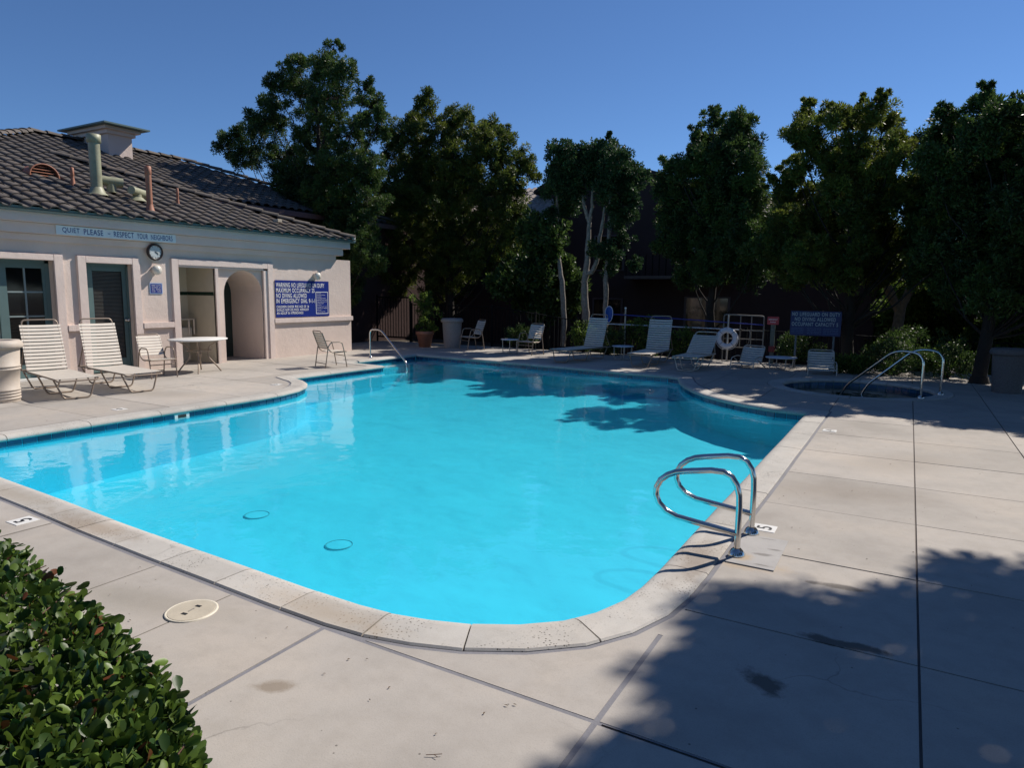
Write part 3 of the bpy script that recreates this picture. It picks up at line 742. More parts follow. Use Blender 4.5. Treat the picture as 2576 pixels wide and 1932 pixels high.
# signs on the clubhouse
x = -12.898+.0; q = thing('quiet_sign', 'long pale blue board reading QUIET PLEASE - RESPECT YOUR NEIGHBORS on the cornice', 'sign', (-12.895,6.44,2.53))
m = MB(); m.bevbox(0,.02,0,2.24,0,.16,.003); m.build('board', LBLUE, q)
for s, y, wd in (('QUIET',.10,.29),('PLEASE',.46,.34),('RESPECT',.995,.38),('YOUR',1.435,.22),('NEIGHBORS',1.715,.45)): text(s, wd, .10, LETB, 'lettering', q, wallM(.0225,y,.03), .008)
m = MB(); m.box(.0215,.0235,.885,.93,.072,.084); m.build('dash', LETB, q)
ws_ = thing('warning_sign', 'large blue board reading WARNING NO LIFEGUARD ON DUTY beside the arch', 'sign', (WX+.005,11.27,.965))
BW, BH = 1.73, .885
m = MB(); m.bevbox(0,.018,0,BW,0,BH,.003); m.build('board', BLUE, ws_)
lx = .0205
for s, wd, z, h in (('WARNING NO LIFEGUARD ON DUTY',1.55,.775,.108),('MAXIMUM OCCUPANCY 25',1.21,.647,.108),('NO DIVING ALLOWED',.95,.519,.108),('IN EMERGENCY DIAL 9-1-1',1.22,.391,.108),('CHILDREN UNDER THE AGE OF 14',1.01,.255,.060),('SHOULD NOT USE POOL WITHOUT',1.00,.178,.060),('AN ADULT IN ATTENDANCE',.82,.100,.060)):
    text(s, wd, h, LETW, 'lettering', ws_, wallM(lx,.02,z-h/2), .014)
m = MB()
for (a,b2,c,d) in ((1.27,1.285,.06,.62),(1.675,1.69,.06,.62),(1.285,1.675,.06,.075),(1.285,1.675,.605,.62)): m.box(.0185,.0205,a,b2,c,d)
m.build('notice_border', LETW, ws_)
rows_ = ['POOL RULES','NO GLASS IN POOL AREA','NO RUNNING','SHOWER BEFORE ENTERING','CHILDREN MUST WEAR SWIM DIAPERS','NO PETS ALLOWED IN POOL AREA','KEEP GATE CLOSED','NO ALCOHOL','POOL HOURS 9 AM TO 10 PM','GUESTS MUST BE ACCOMPANIED','NO DIVING','USE AT YOUR OWN RISK']
for k, s in enumerate(rows_):
    text(s, min(.34,.0125*len(s)+.02), .018, LETW, 'notice_lettering', ws_, wallM(lx,1.31,.57-k*.042), .01)
bs = thing('small_sign', 'small blue notice with white print under the round wall lamp', 'sign', (WX+.004,8.17,1.51))
m = MB(); m.bevbox(0,.01,0,.27,0,.215,.002); m.build('board', plain('notice_pale', (.3,.4,.6), .5), bs)
m = MB(); m.bevbox(.0095,.0125,.018,.252,.018,.197,.001); m.build('panel', BLUE, bs)
for k, s in enumerate(('KEEP GATE','CLOSED AT','ALL TIMES','9 AM - 10 PM')): text(s, .19, .024, LETW, 'lettering', bs, wallM(.0135,.042,.155-k*.04), .0)
# clock
ck = thing('wall_clock', 'round wall clock with dark rim under the long pale sign', 'clock', (-12.972,8.27,2.33))
RYm = Matrix.Rotation(R(90),4,'Y')
m = MB(); m.lathe([(.165,0),(.165,.035),(.15,.05),(.128,.045),(.125,.03)], 32); m.xform(RYm); m.build('rim', plain('clock_rim', (.03,.022,.02), .35), ck)
m = MB(); m.lathe([(.127,.03),(0,.03)], 32, sm=False); m.xform(RYm); m.build('dial', plain('clock_dial', (.5,.55,.55), .4), ck)
for k, (a, L, r0) in enumerate(((130,.08,.006),(120,.055,.008))):
    m = MB(); m.box(.032,.035,-r0,r0,-.01,L); m.xform(Matrix.Rotation(R(-a),4,'X')); m.build('hand', BLACK, ck)
m = MB()
for k in range(12):
    a = R(30*k); m.box(.031,.033,-.004,.004,.1,.118) if k == 0 else None
    if k:
        t_ = MB(); t_.box(.031,.033,-.004,.004,.1,.118); t_.xform(Matrix.Rotation(a,4,'X')); m.add(t_.v,t_.f)
m.build('hour_marks', BLACK, ck)
def lamp(y, z, label):
    t = thing('wall_lamp', label, 'lamp', (WX+.003,y,z), group='round lamps on the clubhouse wall')
    m = MB(); m.lathe([(.075,0),(.075,.03),(.05,.04)], 20); m.xform(RYm); m.build('lamp_base', FRAMEL, t)
    m = MB(); m.lathe([(.05,.035),(.085,.055),(.1,.09),(.09,.13),(.055,.16),(0,.172)], 20); m.xform(RYm); m.build('globe', plain('lamp_globe', (.66,.62,.55), .25), t)
lamp(8.29,1.98,'round white lamp on the wall below the clock'); lamp(12.55,1.975,'round white lamp above the large blue warning board')
# drinking fountain in the niche
df = thing('drinking_fountain', 'small cream drinking fountain with pipe rails inside the wall niche', 'fountain', (-13.96,8.86,0))
m = MB(); m.bevbox(0,.13,.08,.30,1.0,1.2,.015); hb = m.build('housing', plain('fountain_cream', (.6,.55,.45), .4), df)
m = MB(); m.box(.128,.133,.14,.24,1.14,1.152); m.box(.128,.133,.14,.24,1.03,1.042); m.build('slot', BLACK, hb)
m = MB(); m.tube([(0.05,-.06,1.14),(.05,.08,1.14)], .02, 8); m.build('supply_pipe', FRAMEL, df)
m = MB(); m.bevbox(.0,.28,.12,.72,.94,.97,.01); m.build('shelf', FRAMEL, df)
for yy in (.14,.58,.70): m = MB(); m.tube([(.26,yy,.94),(.26,yy,.62)], .02, 8); m.build('upright', FRAMEL, df)
m = MB(); m.bevbox(.02,.26,.18,.66,.55,.78,.02); m.build('basin', plain('fountain_basin', (.42,.39,.33), .4), df)
m = MB(); m.tube([(.14,.42,.55),(.14,.42,.25),(.0,.42,.25)], .03, 10); m.build('drain_pipe', FRAMEL, df)

# ------------------------------------------------------------------ loungers
def strap(x0, z0, x1, z1, hw, th=.006, sag=.004):
    m = MB(); n = 6
    for i in range(n+1):
        y = -hw+2*hw*i/n; s1 = -sag*math.sin(math.pi*i/n)
        m.v += [(x0,y,z0+s1),(x1,y,z1+s1)]
    for i in range(n): m.f.append((2*i,2*i+1,2*i+3,2*i+2)); m.sm.append(True)
    k = len(m.v); m.v += [(v[0],v[1],v[2]-th) for v in m.v[:k]]
    for i in range(n): m.f.append((k+2*i,k+2*i+2,k+2*i+3,k+2*i+1)); m.sm.append(True)
    m.f += [(2*i,2*i+2,k+2*i+2,k+2*i) for i in range(n)]+[(2*i+1,k+2*i+1,k+2*i+3,2*i+3) for i in range(n)]; m.sm += [False]*(2*n)
    return m
def make_lounger(label, loc, rz, back=68, blen=.80, slen=1.45, frame=FRAME, hs=.31, w_=.27):
    t = thing('sun_lounger', label, 'sun lounger', loc, rz, 'strap sun loungers on the deck')
    r = .0125
    m = MB()
    m.tube(smooth_path([(-.38,-w_,hs-.01),(slen-.06,-w_,hs-.01),(slen,-w_,hs-.03),(slen,w_,hs-.03),(slen-.06,w_,hs-.01),(-.38,w_,hs-.01)],4), r, 8)
    m.tube([(-.36,-w_,hs-.01),(-.36,w_,hs-.01)], r, 8); m.tube([(.0,-w_,hs-.03),(0,w_,hs-.03)], r*.8, 8)
    m.build('seat_frame', frame, t)
    for x in (slen-.17,.52,-.22):
        m = MB(); m.tube(smooth_path([(x,-w_,hs-.02),(x+.05,-w_+.10,.014),(x+.05,w_-.10,.014),(x,w_,hs-.02)],5,.05), r, 8); m.build('leg', frame, t)
    a = R(back); dx, dz = -math.cos(a), math.sin(a)
    def bp(s_, y, off=0): return (dx*s_+off*dz, y, hs+dz*s_+off*math.cos(a))
    m = MB(); m.tube(smooth_path([bp(0,-w_),bp(blen+.03,-w_+.03),bp(blen+.03,w_-.03),bp(0,w_)],5), r, 8); bfr = m.build('backrest_frame', frame, t)
    m = MB(); m.tube([bp(blen*.45,-w_),(-.34,-w_,hs)], r*.7, 6); m.tube([bp(blen*.45,w_),(-.34,w_,hs)], r*.7, 6); m.build('prop_bar', frame, t)
    n = int(blen/.057)-1
    for k in range(n):
        s0 = .02+k*.057; p, q_ = bp(s0,0,.012), bp(s0+.040,0,.012)
        strap(p[0],p[2],q_[0],q_[2],w_+.008).build('strap', VINYL, bfr)
    n = int((slen-.04)/.057)
    for k in range(n):
        s0 = .03+k*.057; strap(s0,hs+.006,s0+.047,hs+.006,w_+.008,sag=.006).build('strap', VINYL, t)
    return t
L1 = make_lounger('strap lounger with upright back beside the trash bin by the french door', (-11.72,5.58,0), R(-11), 72)
L2 = copy_tree(L1, (-11.62,6.42,0), R(-8), 'strap lounger with upright back in front of the louvre door')
E_ = copy_tree(L1, (-6.72,15.62,0), R(-101), 'upright strap lounger in dappled sun, left one of the far row')
F_ = copy_tree(L1, (-5.12,15.75,0), R(-88), 'upright strap lounger in the shade under the white rail, middle of the far row')
G_ = make_lounger('strap lounger with half reclined back beside the life ring post', (-3.98,15.15,0), R(-92), 38, .72, 1.0, FRAMEL)

# ------------------------------------------------------------------ chairs
def make_chair(label, loc, rz, sc=1.0, frame=FRAME):
    t = thing('patio_chair', label, 'chair', loc, rz, 'strap patio chairs'); t.scale = (sc,)*3
    r = .0125; w_ = .26; hs = .40
    for s1 in (-1,1):
        m = MB()
        m.tube(smooth_path([(.25,s1*w_,.0),(.19,s1*w_,.36),(.13,s1*w_,.60),(-.14,s1*w_,.60),(-.22,s1*w_,.50),(-.30,s1*w_,.0)],5), r, 8)
        m.build('arm_and_legs', frame, t)
    m = MB(); m.tube(smooth_path([(.24,-w_+.02,hs-.03),(-.1,-w_+.02,hs-.05),(-.2,-w_+.02,hs+.02),(-.37,-w_+.04,.86),(-.37,w_-.04,.86),(-.2,w_-.02,hs+.02),(-.1,w_-.02,hs-.05),(.24,w_-.02,hs-.03)],4), r, 8)
    m.tube([(.24,-w_,hs-.035),(.24,w_,hs-.035)], r, 8); m.tube([(-.28,-w_,.10),(-.28,w_,.10)], r*.8, 8) ; m.tube([(.2,-w_,.27),(.2,w_,.27)], r*.8, 6)
    m.build('seat_frame', frame, t)
    for k in range(6): s0 = -.12+k*.06; strap(s0,hs-.028+k*.002,s0+.048,hs-.026+k*.002,w_-.015).build('strap', VINYL, t)
    for k in range(7):
        a0 = k*.06+.03; ux, uz = -.355, .935
        strap(-.2+ux*a0+.01,hs+.02+uz*a0,-.2+ux*(a0+.046)+.01,hs+.02+uz*(a0+.046),w_-.015).build('strap', VINYL, t)
    return t
cA = make_chair('strap armchair beside the oval patio table, half in shade', (-11.85,7.5,0), R(-6), .9)
copy_tree(cA, (-10.60,10.62,0), R(72), 'lone strap armchair on the sunny deck in front of the large blue warning board')
c3 = copy_tree(cA, (-10.70,16.15,0), R(-120), 'strap armchair in the shade beside the far trash bin'); c3.scale = (.98,)*3
c4 = copy_tree(cA, (-8.58,15.75,0), R(-100), 'strap armchair beside the small side table at the far end'); c4.scale = (.94,)*3
def sand_chair(label, loc, rz, hb=.48):
    t = thing('low_beach_chair', label, 'chair', loc, rz, 'low beach chairs'); r = .011; w_ = .27
    m = MB()
    for s1 in (-1,1): m.tube(smooth_path([(.30,s1*w_,.0),(.26,s1*w_,.22),(.0,s1*w_,.26),(-.16,s1*w_,.24)],4), r, 8); m.tube([(-.3,s1*w_,.0),(.1,s1*w_,.2)], r, 8)
    m.build('arm_frame', FRAMEL, t)
    m = MB(); m.tube(smooth_path([(.28,-w_+.02,.11),(-.1,-w_+.02,.08),(-.3,-w_+.02,hb),(-.3,w_-.02,hb),(-.1,w_-.02,.08),(.28,w_-.02,.11)],4), r, 8); m.build('seat_frame', FRAMEL, t)
    for k in range(6): s0 = -.06+k*.055; strap(s0,.1,s0+.045,.1,w_-.015).build('strap', VINYL, t)
    for k in range(7):
        a0 = .04+k*.055; dl = math.hypot(.2,hb-.08); ux, uz = -.2/dl, (hb-.08)/dl
        strap(-.1+ux*a0,.08+uz*a0,-.1+ux*(a0+.044),.08+uz*(a0+.044),w_-.015).build('strap', VINYL, t)
    return t
s1_ = sand_chair('low strap beach chair in the shade left of the low round table', (-3.05,15.85,0), R(-105))
s2_ = copy_tree(s1_, (-1.50,15.50,0), R(-80), 'low strap beach chair under the NO LIFEGUARD board by the spa')

# ------------------------------------------------------------------ tables
def table_oval(loc, rz):
    t = thing('patio_table', 'white oval patio table with curved bronze legs in front of the niche', 'table', loc, rz)
    m = MB(); m.lathe([(0,.625),(.44,.625),(.47,.632),(.475,.645),(.465,.655),(0,.66)], 40); m.v = [(v[0],v[1]*1.25,v[2]) for v in m.v]; m.build('tabletop', WHITE, t)
    for a in (45,135,225,315):
        c, s1 = math.cos(R(a)), math.sin(R(a)); m = MB()
        m.tube(smooth_path([(c*.34,s1*.40,.62),(c*.16,s1*.2,.50),(c*.14,s1*.17,.30),(c*.30,s1*.34,.10),(c*.36,s1*.42,.0)],5), .014, 8); m.build('leg', FRAME, t)
    m = MB(); m.tube([(.2*math.cos(R(a)),.25*math.sin(R(a)),.42) for a in range(0,361,30)], .01, 6, False); m.build('ring_brace', FRAME, t)
    m = MB(); m.lathe([(.03,.62),(.03,.40),(.05,.38),(.05,.3),(0,.3)], 12); m.build('umbrella_socket', FRAME, t)
table_oval((-11.98,8.44,0), R(10))
def table_round(label, loc, h, r_, group='small round side tables'):
    t = thing('side_table', label, 'table', loc, 0, group)
    m = MB(); m.lathe([(0,h-.022),(r_-.02,h-.022),(r_,h-.014),(r_,h-.004),(r_-.012,h),(0,h)], 30); m.build('tabletop', RINGW, t)
    for a in (30,120,210,300):
        c, s1 = math.cos(R(a)), math.sin(R(a)); m = MB(); m.tube(smooth_path([(c*r_*.8,s1*r_*.8,h-.02),(c*r_*.75,s1*r_*.75,.05),(c*r_*.6,s1*r_*.6,.012),(c*r_*.2,s1*r_*.2,.012)],4), .011, 8); m.build('leg', FRAMEL, t)
    return t
table_round('round white side table left of the far armchair', (-9.18,15.72,0), .385, .24)
table_round('round side table between the two upright far loungers', (-6.05,15.9,0), .345, .27)
table_round('low round table between the two low beach chairs', (-2.35,15.85,0), .28, .33)

# ------------------------------------------------------------------ trash bins, pot
def bin_(label, loc, h, r_, ribs=True, BIN=BIN):
    t = thing('trash_bin', label, 'trash bin', loc, 0, 'tapered concrete-coloured trash bins')
    pr = [(0,.0),(r_*.80,0),(r_*.80,.01)]
    if ribs:
        for z in (.05,.09,.13,.17): pr += [(r_*.80+.0,z*h/.86-.015),(r_*.84,z*h/.86-.008),(r_*.84,z*h/.86+.008),(r_*.805,z*h/.86+.013)]
        for z in (.46,.50): pr += [(r_*.88,z*h/.86-.014),(r_*.92,z*h/.86-.008),(r_*.92,z*h/.86+.008),(r_*.89,z*h/.86+.012)]
    pr += [(r_*.94,h-.10)]
    m = MB(); m.lathe(pr, 36); m.build('body', BIN, t)
    m = MB(); m.lathe([(r_*.90,h-.12),(r_*1.06,h-.11),(r_*1.10,h-.08),(r_*1.06,h-.03),(r_*.95,h),(r_*.66,h),(r_*.62,h-.02),(r_*.60,h-.25)], 36); m.build('rim', BIN, t)
    m = MB(); m.lathe([(r_*.6,h-.1),(0,h-.1)], 24, sm=False); m.build('liner', BLACK, t)
    return t
bin_('ribbed beige trash bin cut by the left picture edge', (-11.02,4.62,0), .87, .28)
bin_('plain grey trash bin in the shade beside the terracotta pot', (-11.5,16.35,0), .86, .30, False, plain('bin_aggregate', (.30,.265,.25), .85, var=.25, scale=60, bump=.4))
bin_('tall plain bin in deep shade at the far right', (1.55,14.35,0), .76, .27, False, plain('bin_shaded_aggregate', (.14,.125,.12), .85, var=.25, scale=60, bump=.4))  # aggregate colour darkened to stand for the deep shade here
pt = thing('potted_plant', 'tall leafy plant in a terracotta pot beside the far trash bin', 'plant', (-12.3,16.1,0))
m = MB(); m.lathe([(0,0),(.17,0),(.24,.36),(.27,.37),(.28,.46),(.25,.47),(.23,.40),(0,.38)], 24); m.build('pot', TERRA, pt)

# ------------------------------------------------------------------ foliage
def leaves_mesh(name, mt, cl, size=(.10,.028), per=70, seed=1, out=.85, up=.35, tuft=.25):
    """cl: list of (x,y,z,r,tint); leaf blades (two triangles folded at the midrib) fill each cluster"""
    rg = np.random.default_rng(seed); C = np.array([c[:3] for c in cl]); Rr = np.array([c[3] for c in cl]); tn = np.array([c[4] for c in cl])
    n = len(cl)*per; idx = np.repeat(np.arange(len(cl)), per)
    d = rg.normal(size=(n,3)); d[:,2] += up; d /= np.linalg.norm(d,axis=1)[:,None]
    rad = Rr[idx]*(tuft+(1-tuft)*rg.random(n)**.6)
    p = C[idx]+d*rad[:,None]
    ax = d*out+rg.normal(size=(n,3))*.4; ax[:,2] += .15; ax /= np.linalg.norm(ax,axis=1)[:,None]
    sd = np.cross(ax, rg.normal(size=(n,3))); sd /= np.linalg.norm(sd,axis=1)[:,None]
    L = size[0]*(.7+.6*rg.random(n))[:,None]; Wd = size[1]*(.7+.6*rg.random(n))[:,None]
    v = np.empty((n,4,3)); v[:,0] = p-ax*L*.5; v[:,1] = p+sd*Wd*.5+ax*L*.05; v[:,2] = p+ax*L*.5; v[:,3] = p-sd*Wd*.5+ax*L*.05
    me = bpy.data.meshes.new(name); me.vertices.add(n*4); me.vertices.foreach_set('co', v.ravel())
    me.loops.add(n*4); me.loops.foreach_set('vertex_index', np.arange(n*4, dtype=np.int32)); me.polygons.add(n)
    me.polygons.foreach_set('loop_start', np.arange(0,n*4,4,dtype=np.int32))
    a = me.attributes.new('tint','FLOAT','POINT'); tv = np.clip(tn[idx]+rg.normal(size=n)*.12,0,1); a.data.foreach_set('value', np.repeat(tv,4).astype(np.float32))
    me.materials.append(mt); me.update(); me.validate(); return me
def limb(m, p0, p1, r0, r1, n=5, wob=.12, rg=random):
    p0, p1 = Vector(p0), Vector(p1); L = (p1-p0).length; pts = []
    for i in range(n+1):
        t = i/n; q = p0.lerp(p1, t); q.z += -.10*L*math.sin(math.pi*t)*(1 if p1.z > p0.z else -1)
        if 0 < i < n: q += Vector((rg.uniform(-1,1),rg.uniform(-1,1),rg.uniform(-1,1)))*wob*L*.15
        pts.append(q)
    m.tube(pts, [r0+(r1-r0)*i/n for i in range(n+1)], 6, False)
def lobe_tree(name, label, lobes, y0, base, tr, mt, bark, leaf=(.11,.03), dens=26, per=60, seed=1, trunk_top=None, tuft_r=(.16,.30), spread=1.3, group=None, cat='tree', stems=None, tintb=.35):
    rg = random.Random(seed)
    bx, by, bz = base
    t = thing(name, label, cat, base, 0, group)
    cl = []; m = MB(); tp = trunk_top or max(l[1] for l in lobes)*.85
    tx = sum(l[0] for l in lobes if len(l) < 4 or spread == 0)/len([1 for l in lobes if len(l) < 4 or spread == 0])
    def trunk_at(z):
        k = min(1, max(0, (z-bz)/(tp-bz))); return Vector((bx+(tx-bx)*k, by, z))
    if stems is None:
        pts = [trunk_at(bz+(tp-bz)*i/7)+Vector((rg.uniform(-.06,.06),rg.uniform(-.06,.06),0)) for i in range(8)]
        m.tube(pts, [tr*(1-.82*(i/7)) for i in range(8)], 10)
        m.lathe([(tr*1.5,0),(tr*1.1,.18)], 10, base)
    for lb_ in lobes:
        x, z, r_ = lb_[:3]; lm = MB()
        dy = rg.uniform(-1,1)*spread*min(1.0, r_*1.5+.4); c = Vector((x, y0+dy if len(lb_) < 4 else lb_[3], z))
        nz_ = max(bz+.9, z-abs(x-tx)*.9-.9)
        if stems is None: limb(lm, trunk_at(min(nz_, tp*.95)), c, max(.014, tr*.2), .009, 6, rg=rg)
        n = max(4, int(dens*(r_/.5)**1.9))
        tl = rg.uniform(-.12,.12)
        for k in range(n):
            d = Vector((rg.gauss(0,1),rg.gauss(0,1)*1.25,rg.gauss(0,1))).normalized()*r_*(.25+.75*rg.random()**.55)
            q_ = c+d; rr_ = rg.uniform(*tuft_r)*(1 if r_ > .3 else (.75 if r_ > .215 else .45))
            cl.append((q_.x-bx,q_.y-by,q_.z-bz,rr_, tintb+tl+rg.uniform(-.2,.3)))
            if k % 2 == 0: lm.tube([c, c+d*.5+Vector((0,0,-.04)), q_], [.009,.007,.004], 4, False)
        lm.xform(Matrix.Translation((-bx,-by,-bz))); lm.build('limb', bark, t)
    m.xform(Matrix.Translation((-bx,-by,-bz)))
    if stems:
        for st in stems:
            p = [Vector((q[0]-bx, y0-by+.05*math.sin(q[1]*2.3), q[1]-bz)) for q in st]; rr = [q[2] for q in st]; pp, pr = [], []
            for i in range(len(p)-1):
                for k in range(4):
                    t_ = k/4; pp.append(p[i].lerp(p[i+1], t_)+Vector((rg.uniform(-.012,.012),rg.uniform(-.012,.012),0))); pr.append((rr[i]*(1-t_)+rr[i+1]*t_)*rg.uniform(.92,1.08))
            pp.append(p[-1]); pr.append(rr[-1]); sm2 = MB(); sm2.tube(pp, pr, 9); sm2.build('trunk', bark, t)
    else: m.build('trunk', bark, t)
    me = leaves_mesh('crown', mt, cl, leaf, per, seed); obj('crown', me, t)
    return t, len(cl)*per
T1=[(-22.23,12.13,0.44),(-24.32,11.78,0.56),(-24.85,11.32,0.74),(-22.98,11.41,0.69),(-22.18,10.85,0.93),(-21.09,10.65,0.7),(-19.88,9.9,0.52),(-25.49,10.73,0.75),(-24.29,10.28,1.02),(-22.03,9.75,1.28),(-20.24,9.33,0.79),(-19.39,8.84,0.52),(-26.36,10.13,0.58),(-25.67,9.29,1.18),(-23.56,8.78,1.4),(-21.61,8.31,1.28),(-19.82,8.38,0.91),(-27.07,9.16,0.83),(-28.39,9.01,0.68),(-29.0,8.5,0.8),(-27.65,8.08,1.09),(-25.54,7.61,1.46),(-23.04,7.06,1.49),(-21.19,6.91,1.11),(-19.85,6.93,0.6),(-24.07,6.1,1.52),(-22.16,5.64,1.3),(-20.76,6.22,0.78),(-25.07,6.52,1.18),(-23.12,5.01,1.24),(-21.72,4.61,1.04)]
T2=[(-15.25,8.35,0.37),(-15.39,8.04,0.47),(-16.33,7.93,0.41),(-16.19,7.58,0.61),(-14.76,7.86,0.53),(-13.95,7.66,0.39),(-13.17,7.31,0.38),(-12.6,7.09,0.35),(-12.22,6.89,0.38),(-16.78,7.3,0.62),(-15.83,7.0,0.79),(-14.76,7.15,0.78),(-13.76,7.05,0.76),(-12.78,6.6,0.75),(-11.84,6.2,0.44),(-11.52,5.76,0.44),(-17.08,6.55,0.68),(-16.2,6.19,0.85),(-15.12,6.1,1.07),(-13.76,5.99,1.04),(-12.46,5.89,0.88),(-11.82,5.32,0.64),(-17.72,4.96,0.7),(-16.94,5.38,0.97),(-15.48,5.01,1.38),(-13.76,4.91,1.4),(-12.45,4.83,1.02),(-11.69,4.27,0.65),(-17.74,3.96,0.99),(-16.23,3.61,1.41),(-14.42,3.56,1.43),(-12.76,3.78,1.17),(-11.8,3.58,0.57),(-16.98,2.46,1.29),(-14.78,2.44,1.38),(-13.08,2.71,0.84)]
T3=[(-9.27,5.65,0.5),(-9.59,5.26,0.5),(-8.97,5.29,0.59),(-8.36,5.43,0.49),(-8.75,5.55,.35),(-8.1,5.62,.35),(-7.78,5.47,0.48),(-7.38,5.31,0.51),(-7.18,4.93,0.41),(-7.56,4.68,0.48),(-9.37,4.73,0.48),(-7.34,4.14,0.41),(-8.55,5.11,0.49),(-7.95,5.13,0.49),(-7.8,5.98,.14),(-7.84,6.12,.09),(-9.5,4.3,.42),(-9.3,4.7,.45),(-7.3,4.6,.45),(-7.4,3.9,.34),(-8.95,4.6,.4),(-8.0,4.5,.35),(-9.45,5.5,.4),(-8.6,5.6,.35),(-7.4,3.66,0.28),(-7.39,3.26,0.28),(-8.08,2.91,0.26),(-7.57,2.78,0.33),(-7.09,2.52,0.23),(-7.71,2.35,0.28),(-9.56,3.88,0.27),(-9.33,3.39,0.15)]
T4=[(-4.73,6.09,0.29),(-4.15,6.11,0.22),(-4.11,5.92,0.39),(-4.68,5.79,0.44),(-4.35,5.7,0.49),(-5.17,5.9,0.27),(-5.5,5.59,0.28),(-5.25,5.37,0.35),(-4.83,5.42,0.5),(-3.96,5.4,0.43),(-5.72,5.11,0.3),(-5.47,4.89,0.35),(-4.97,5.05,0.4),(-4.32,5.06,0.57),(-3.69,5.0,0.34),(-5.79,4.52,0.52),(-5.11,4.48,0.64),(-4.28,4.42,0.68),(-3.66,4.54,0.47),(-5.76,3.85,0.63),(-4.91,3.81,0.8),(-3.93,3.76,0.78),(-5.73,3.18,0.63),(-4.87,2.99,0.8),(-3.88,2.96,0.78),(-5.35,2.32,0.54),(-4.51,2.31,0.64),(-3.69,2.3,0.57),(-3.25,2.78,0.56)]
T5=[(-1.29,5.86,0.17),(-1.25,5.52,0.28),(-0.8,5.73,0.19),(-0.7,5.46,0.32),(-2.23,5.73,0.2),(-2.36,5.5,0.27),(-1.81,5.53,0.23),(-1.46,5.34,0.28),(-1.03,5.29,0.32),(-2.45,5.04,0.29),(-2.21,5.11,0.37),(-1.64,5.21,0.33),(-1.63,4.6,0.42),(-1.23,4.53,0.41),(-1.99,4.73,0.33),(-0.73,4.76,0.4),(-0.33,4.78,0.27),(-0.18,4.8,0.15),(-0.44,4.44,0.4),(-2.57,4.53,0.3),(-2.91,4.52,0.21),(-3.08,4.25,0.21),(-2.71,4.16,0.3),(-2.25,4.25,0.25),(-1.52,4.14,0.51),(-0.95,4.1,0.5),(-2.22,3.72,0.43),(-1.62,3.52,0.51),(-1.04,3.49,0.5),(-0.51,3.62,0.49),(-2.49,3.25,0.47),(-1.72,2.91,0.51),(-0.99,2.73,0.45),(-0.45,2.87,0.41),(-2.77,2.61,0.44),(-1.99,2.44,0.47),(-1.24,2.12,0.42),(-0.53,2.11,0.36),(-2.26,2.02,0.3),(.4,3.9,.45),(.5,3.2,.45),(.9,4.2,.45),(-.1,3.9,.4),(1.3,3.6,.45)]
T6=[(0.86,5.36,0.15),(0.88,5.11,0.31),(1.19,5.1,0.19),(0.28,5.13,0.15),(0.32,4.89,0.28),(0.61,4.76,0.35),(1.05,4.71,0.42),(1.46,4.89,0.2),(0.12,4.58,0.25),(0.41,4.39,0.43),(0.86,4.35,0.48),(1.39,4.45,0.42),(0.15,4.1,0.32),(0.57,3.8,0.56),(1.23,3.88,0.47),(0.47,3.17,0.59),(1.03,3.15,0.58),(1.56,3.26,0.49),(0.32,2.58,0.44),(0.91,2.42,0.58),(1.52,2.41,0.57),(0.7,1.83,0.44),(1.33,1.76,0.5),(1.95,4.07,0.67),(2.04,3.03,0.68),(1.94,4.75,0.41),(2.7,4.3,.8),(3.4,3.8,.8),(2.9,3.0,.8),(2.2,2.3,.6),(2.7,2.4,.6),(2.0,1.7,.4),(3.3,5.1,.7),(4.2,4.8,.8),(4.0,3.6,.8),(2.5,5.2,.5)]
NL = 0
G = 'tall trees round the pool'
T1 = [(x*.69, 1.6+(z-1.6)*.69, r*.56) for x, z, r in T1]+[(-16.2,3.3,.9),(-15.3,2.7,.8),(-14.9,3.9,.8),(-16.0,4.4,.9),(-15.2,1.7,.7),(-16.6,4.6,.8),(-14.4,3.3,.8),(-14.0,4.3,.7),(-13.9,5.1,.5),(-13.7,2.6,.6)]
NL += lobe_tree('tall_tree', 'tallest open-crowned dark green tree rising behind the clubhouse roof', T1, 15.5, (-15.4,15.5,-.05), .17, LPINE, BARKD, (.10,.026), 32, 120, 11, tuft_r=(.11,.20), spread=.35, group=G)[1]
T2 = [(x*.95, 1.6+(z-1.6)*.95, r*.84) for x, z, r in T2]
NL += lobe_tree('tall_tree', 'broad dense olive tree at the right end of the clubhouse', T2, 19.5, (-13.8,19.5,-.2), .18, LPINE2, BARKD, (.11,.03), 26, 120, 12, tuft_r=(.12,.23), spread=.6, group=G)[1]
A_ = [(-9.19,.0,.085),(-9.19,.87,.085),(-9.25,1.98,.08),(-9.41,2.75,.06),(-9.5,3.13,.05),(-9.48,3.88,.045),(-9.47,4.51,.04),(-9.42,5.1,.02)]
B_ = [(-8.46,.0,.12),(-8.46,.89,.115),(-8.49,1.5,.11),(-8.49,1.99,.10),(-8.43,2.54,.085),(-8.45,2.91,.08),(-8.43,3.72,.07),(-8.61,4.31,.05),(-8.65,4.9,.03)]
B2_ = [(-8.43,3.72,.055),(-8.33,4.15,.05),(-8.32,4.73,.03)]
BS_ = [(-8.43,2.21,.075),(-8.27,2.25,.075),(-8.12,2.54,.065),(-8.08,3.27,.055),(-7.97,3.81,.045),(-7.94,4.13,.03)]
C_ = [(-7.82,.0,.085),(-7.82,.91,.08),(-7.81,2.02,.075),(-7.77,2.9,.06),(-7.76,3.98,.05),(-7.75,4.9,.03)]
NL += lobe_tree('leafy_ficus', 'boxy leafy tree with several pale bare trunks behind the far loungers', T3, 19.0, (-8.46,19.0,-.5), .1, LFIC, BARKL, (.08,.042), 46, 80, 13, tuft_r=(.12,.22), spread=.6, group=G, stems=[A_,B_,B2_,BS_,C_])[1]
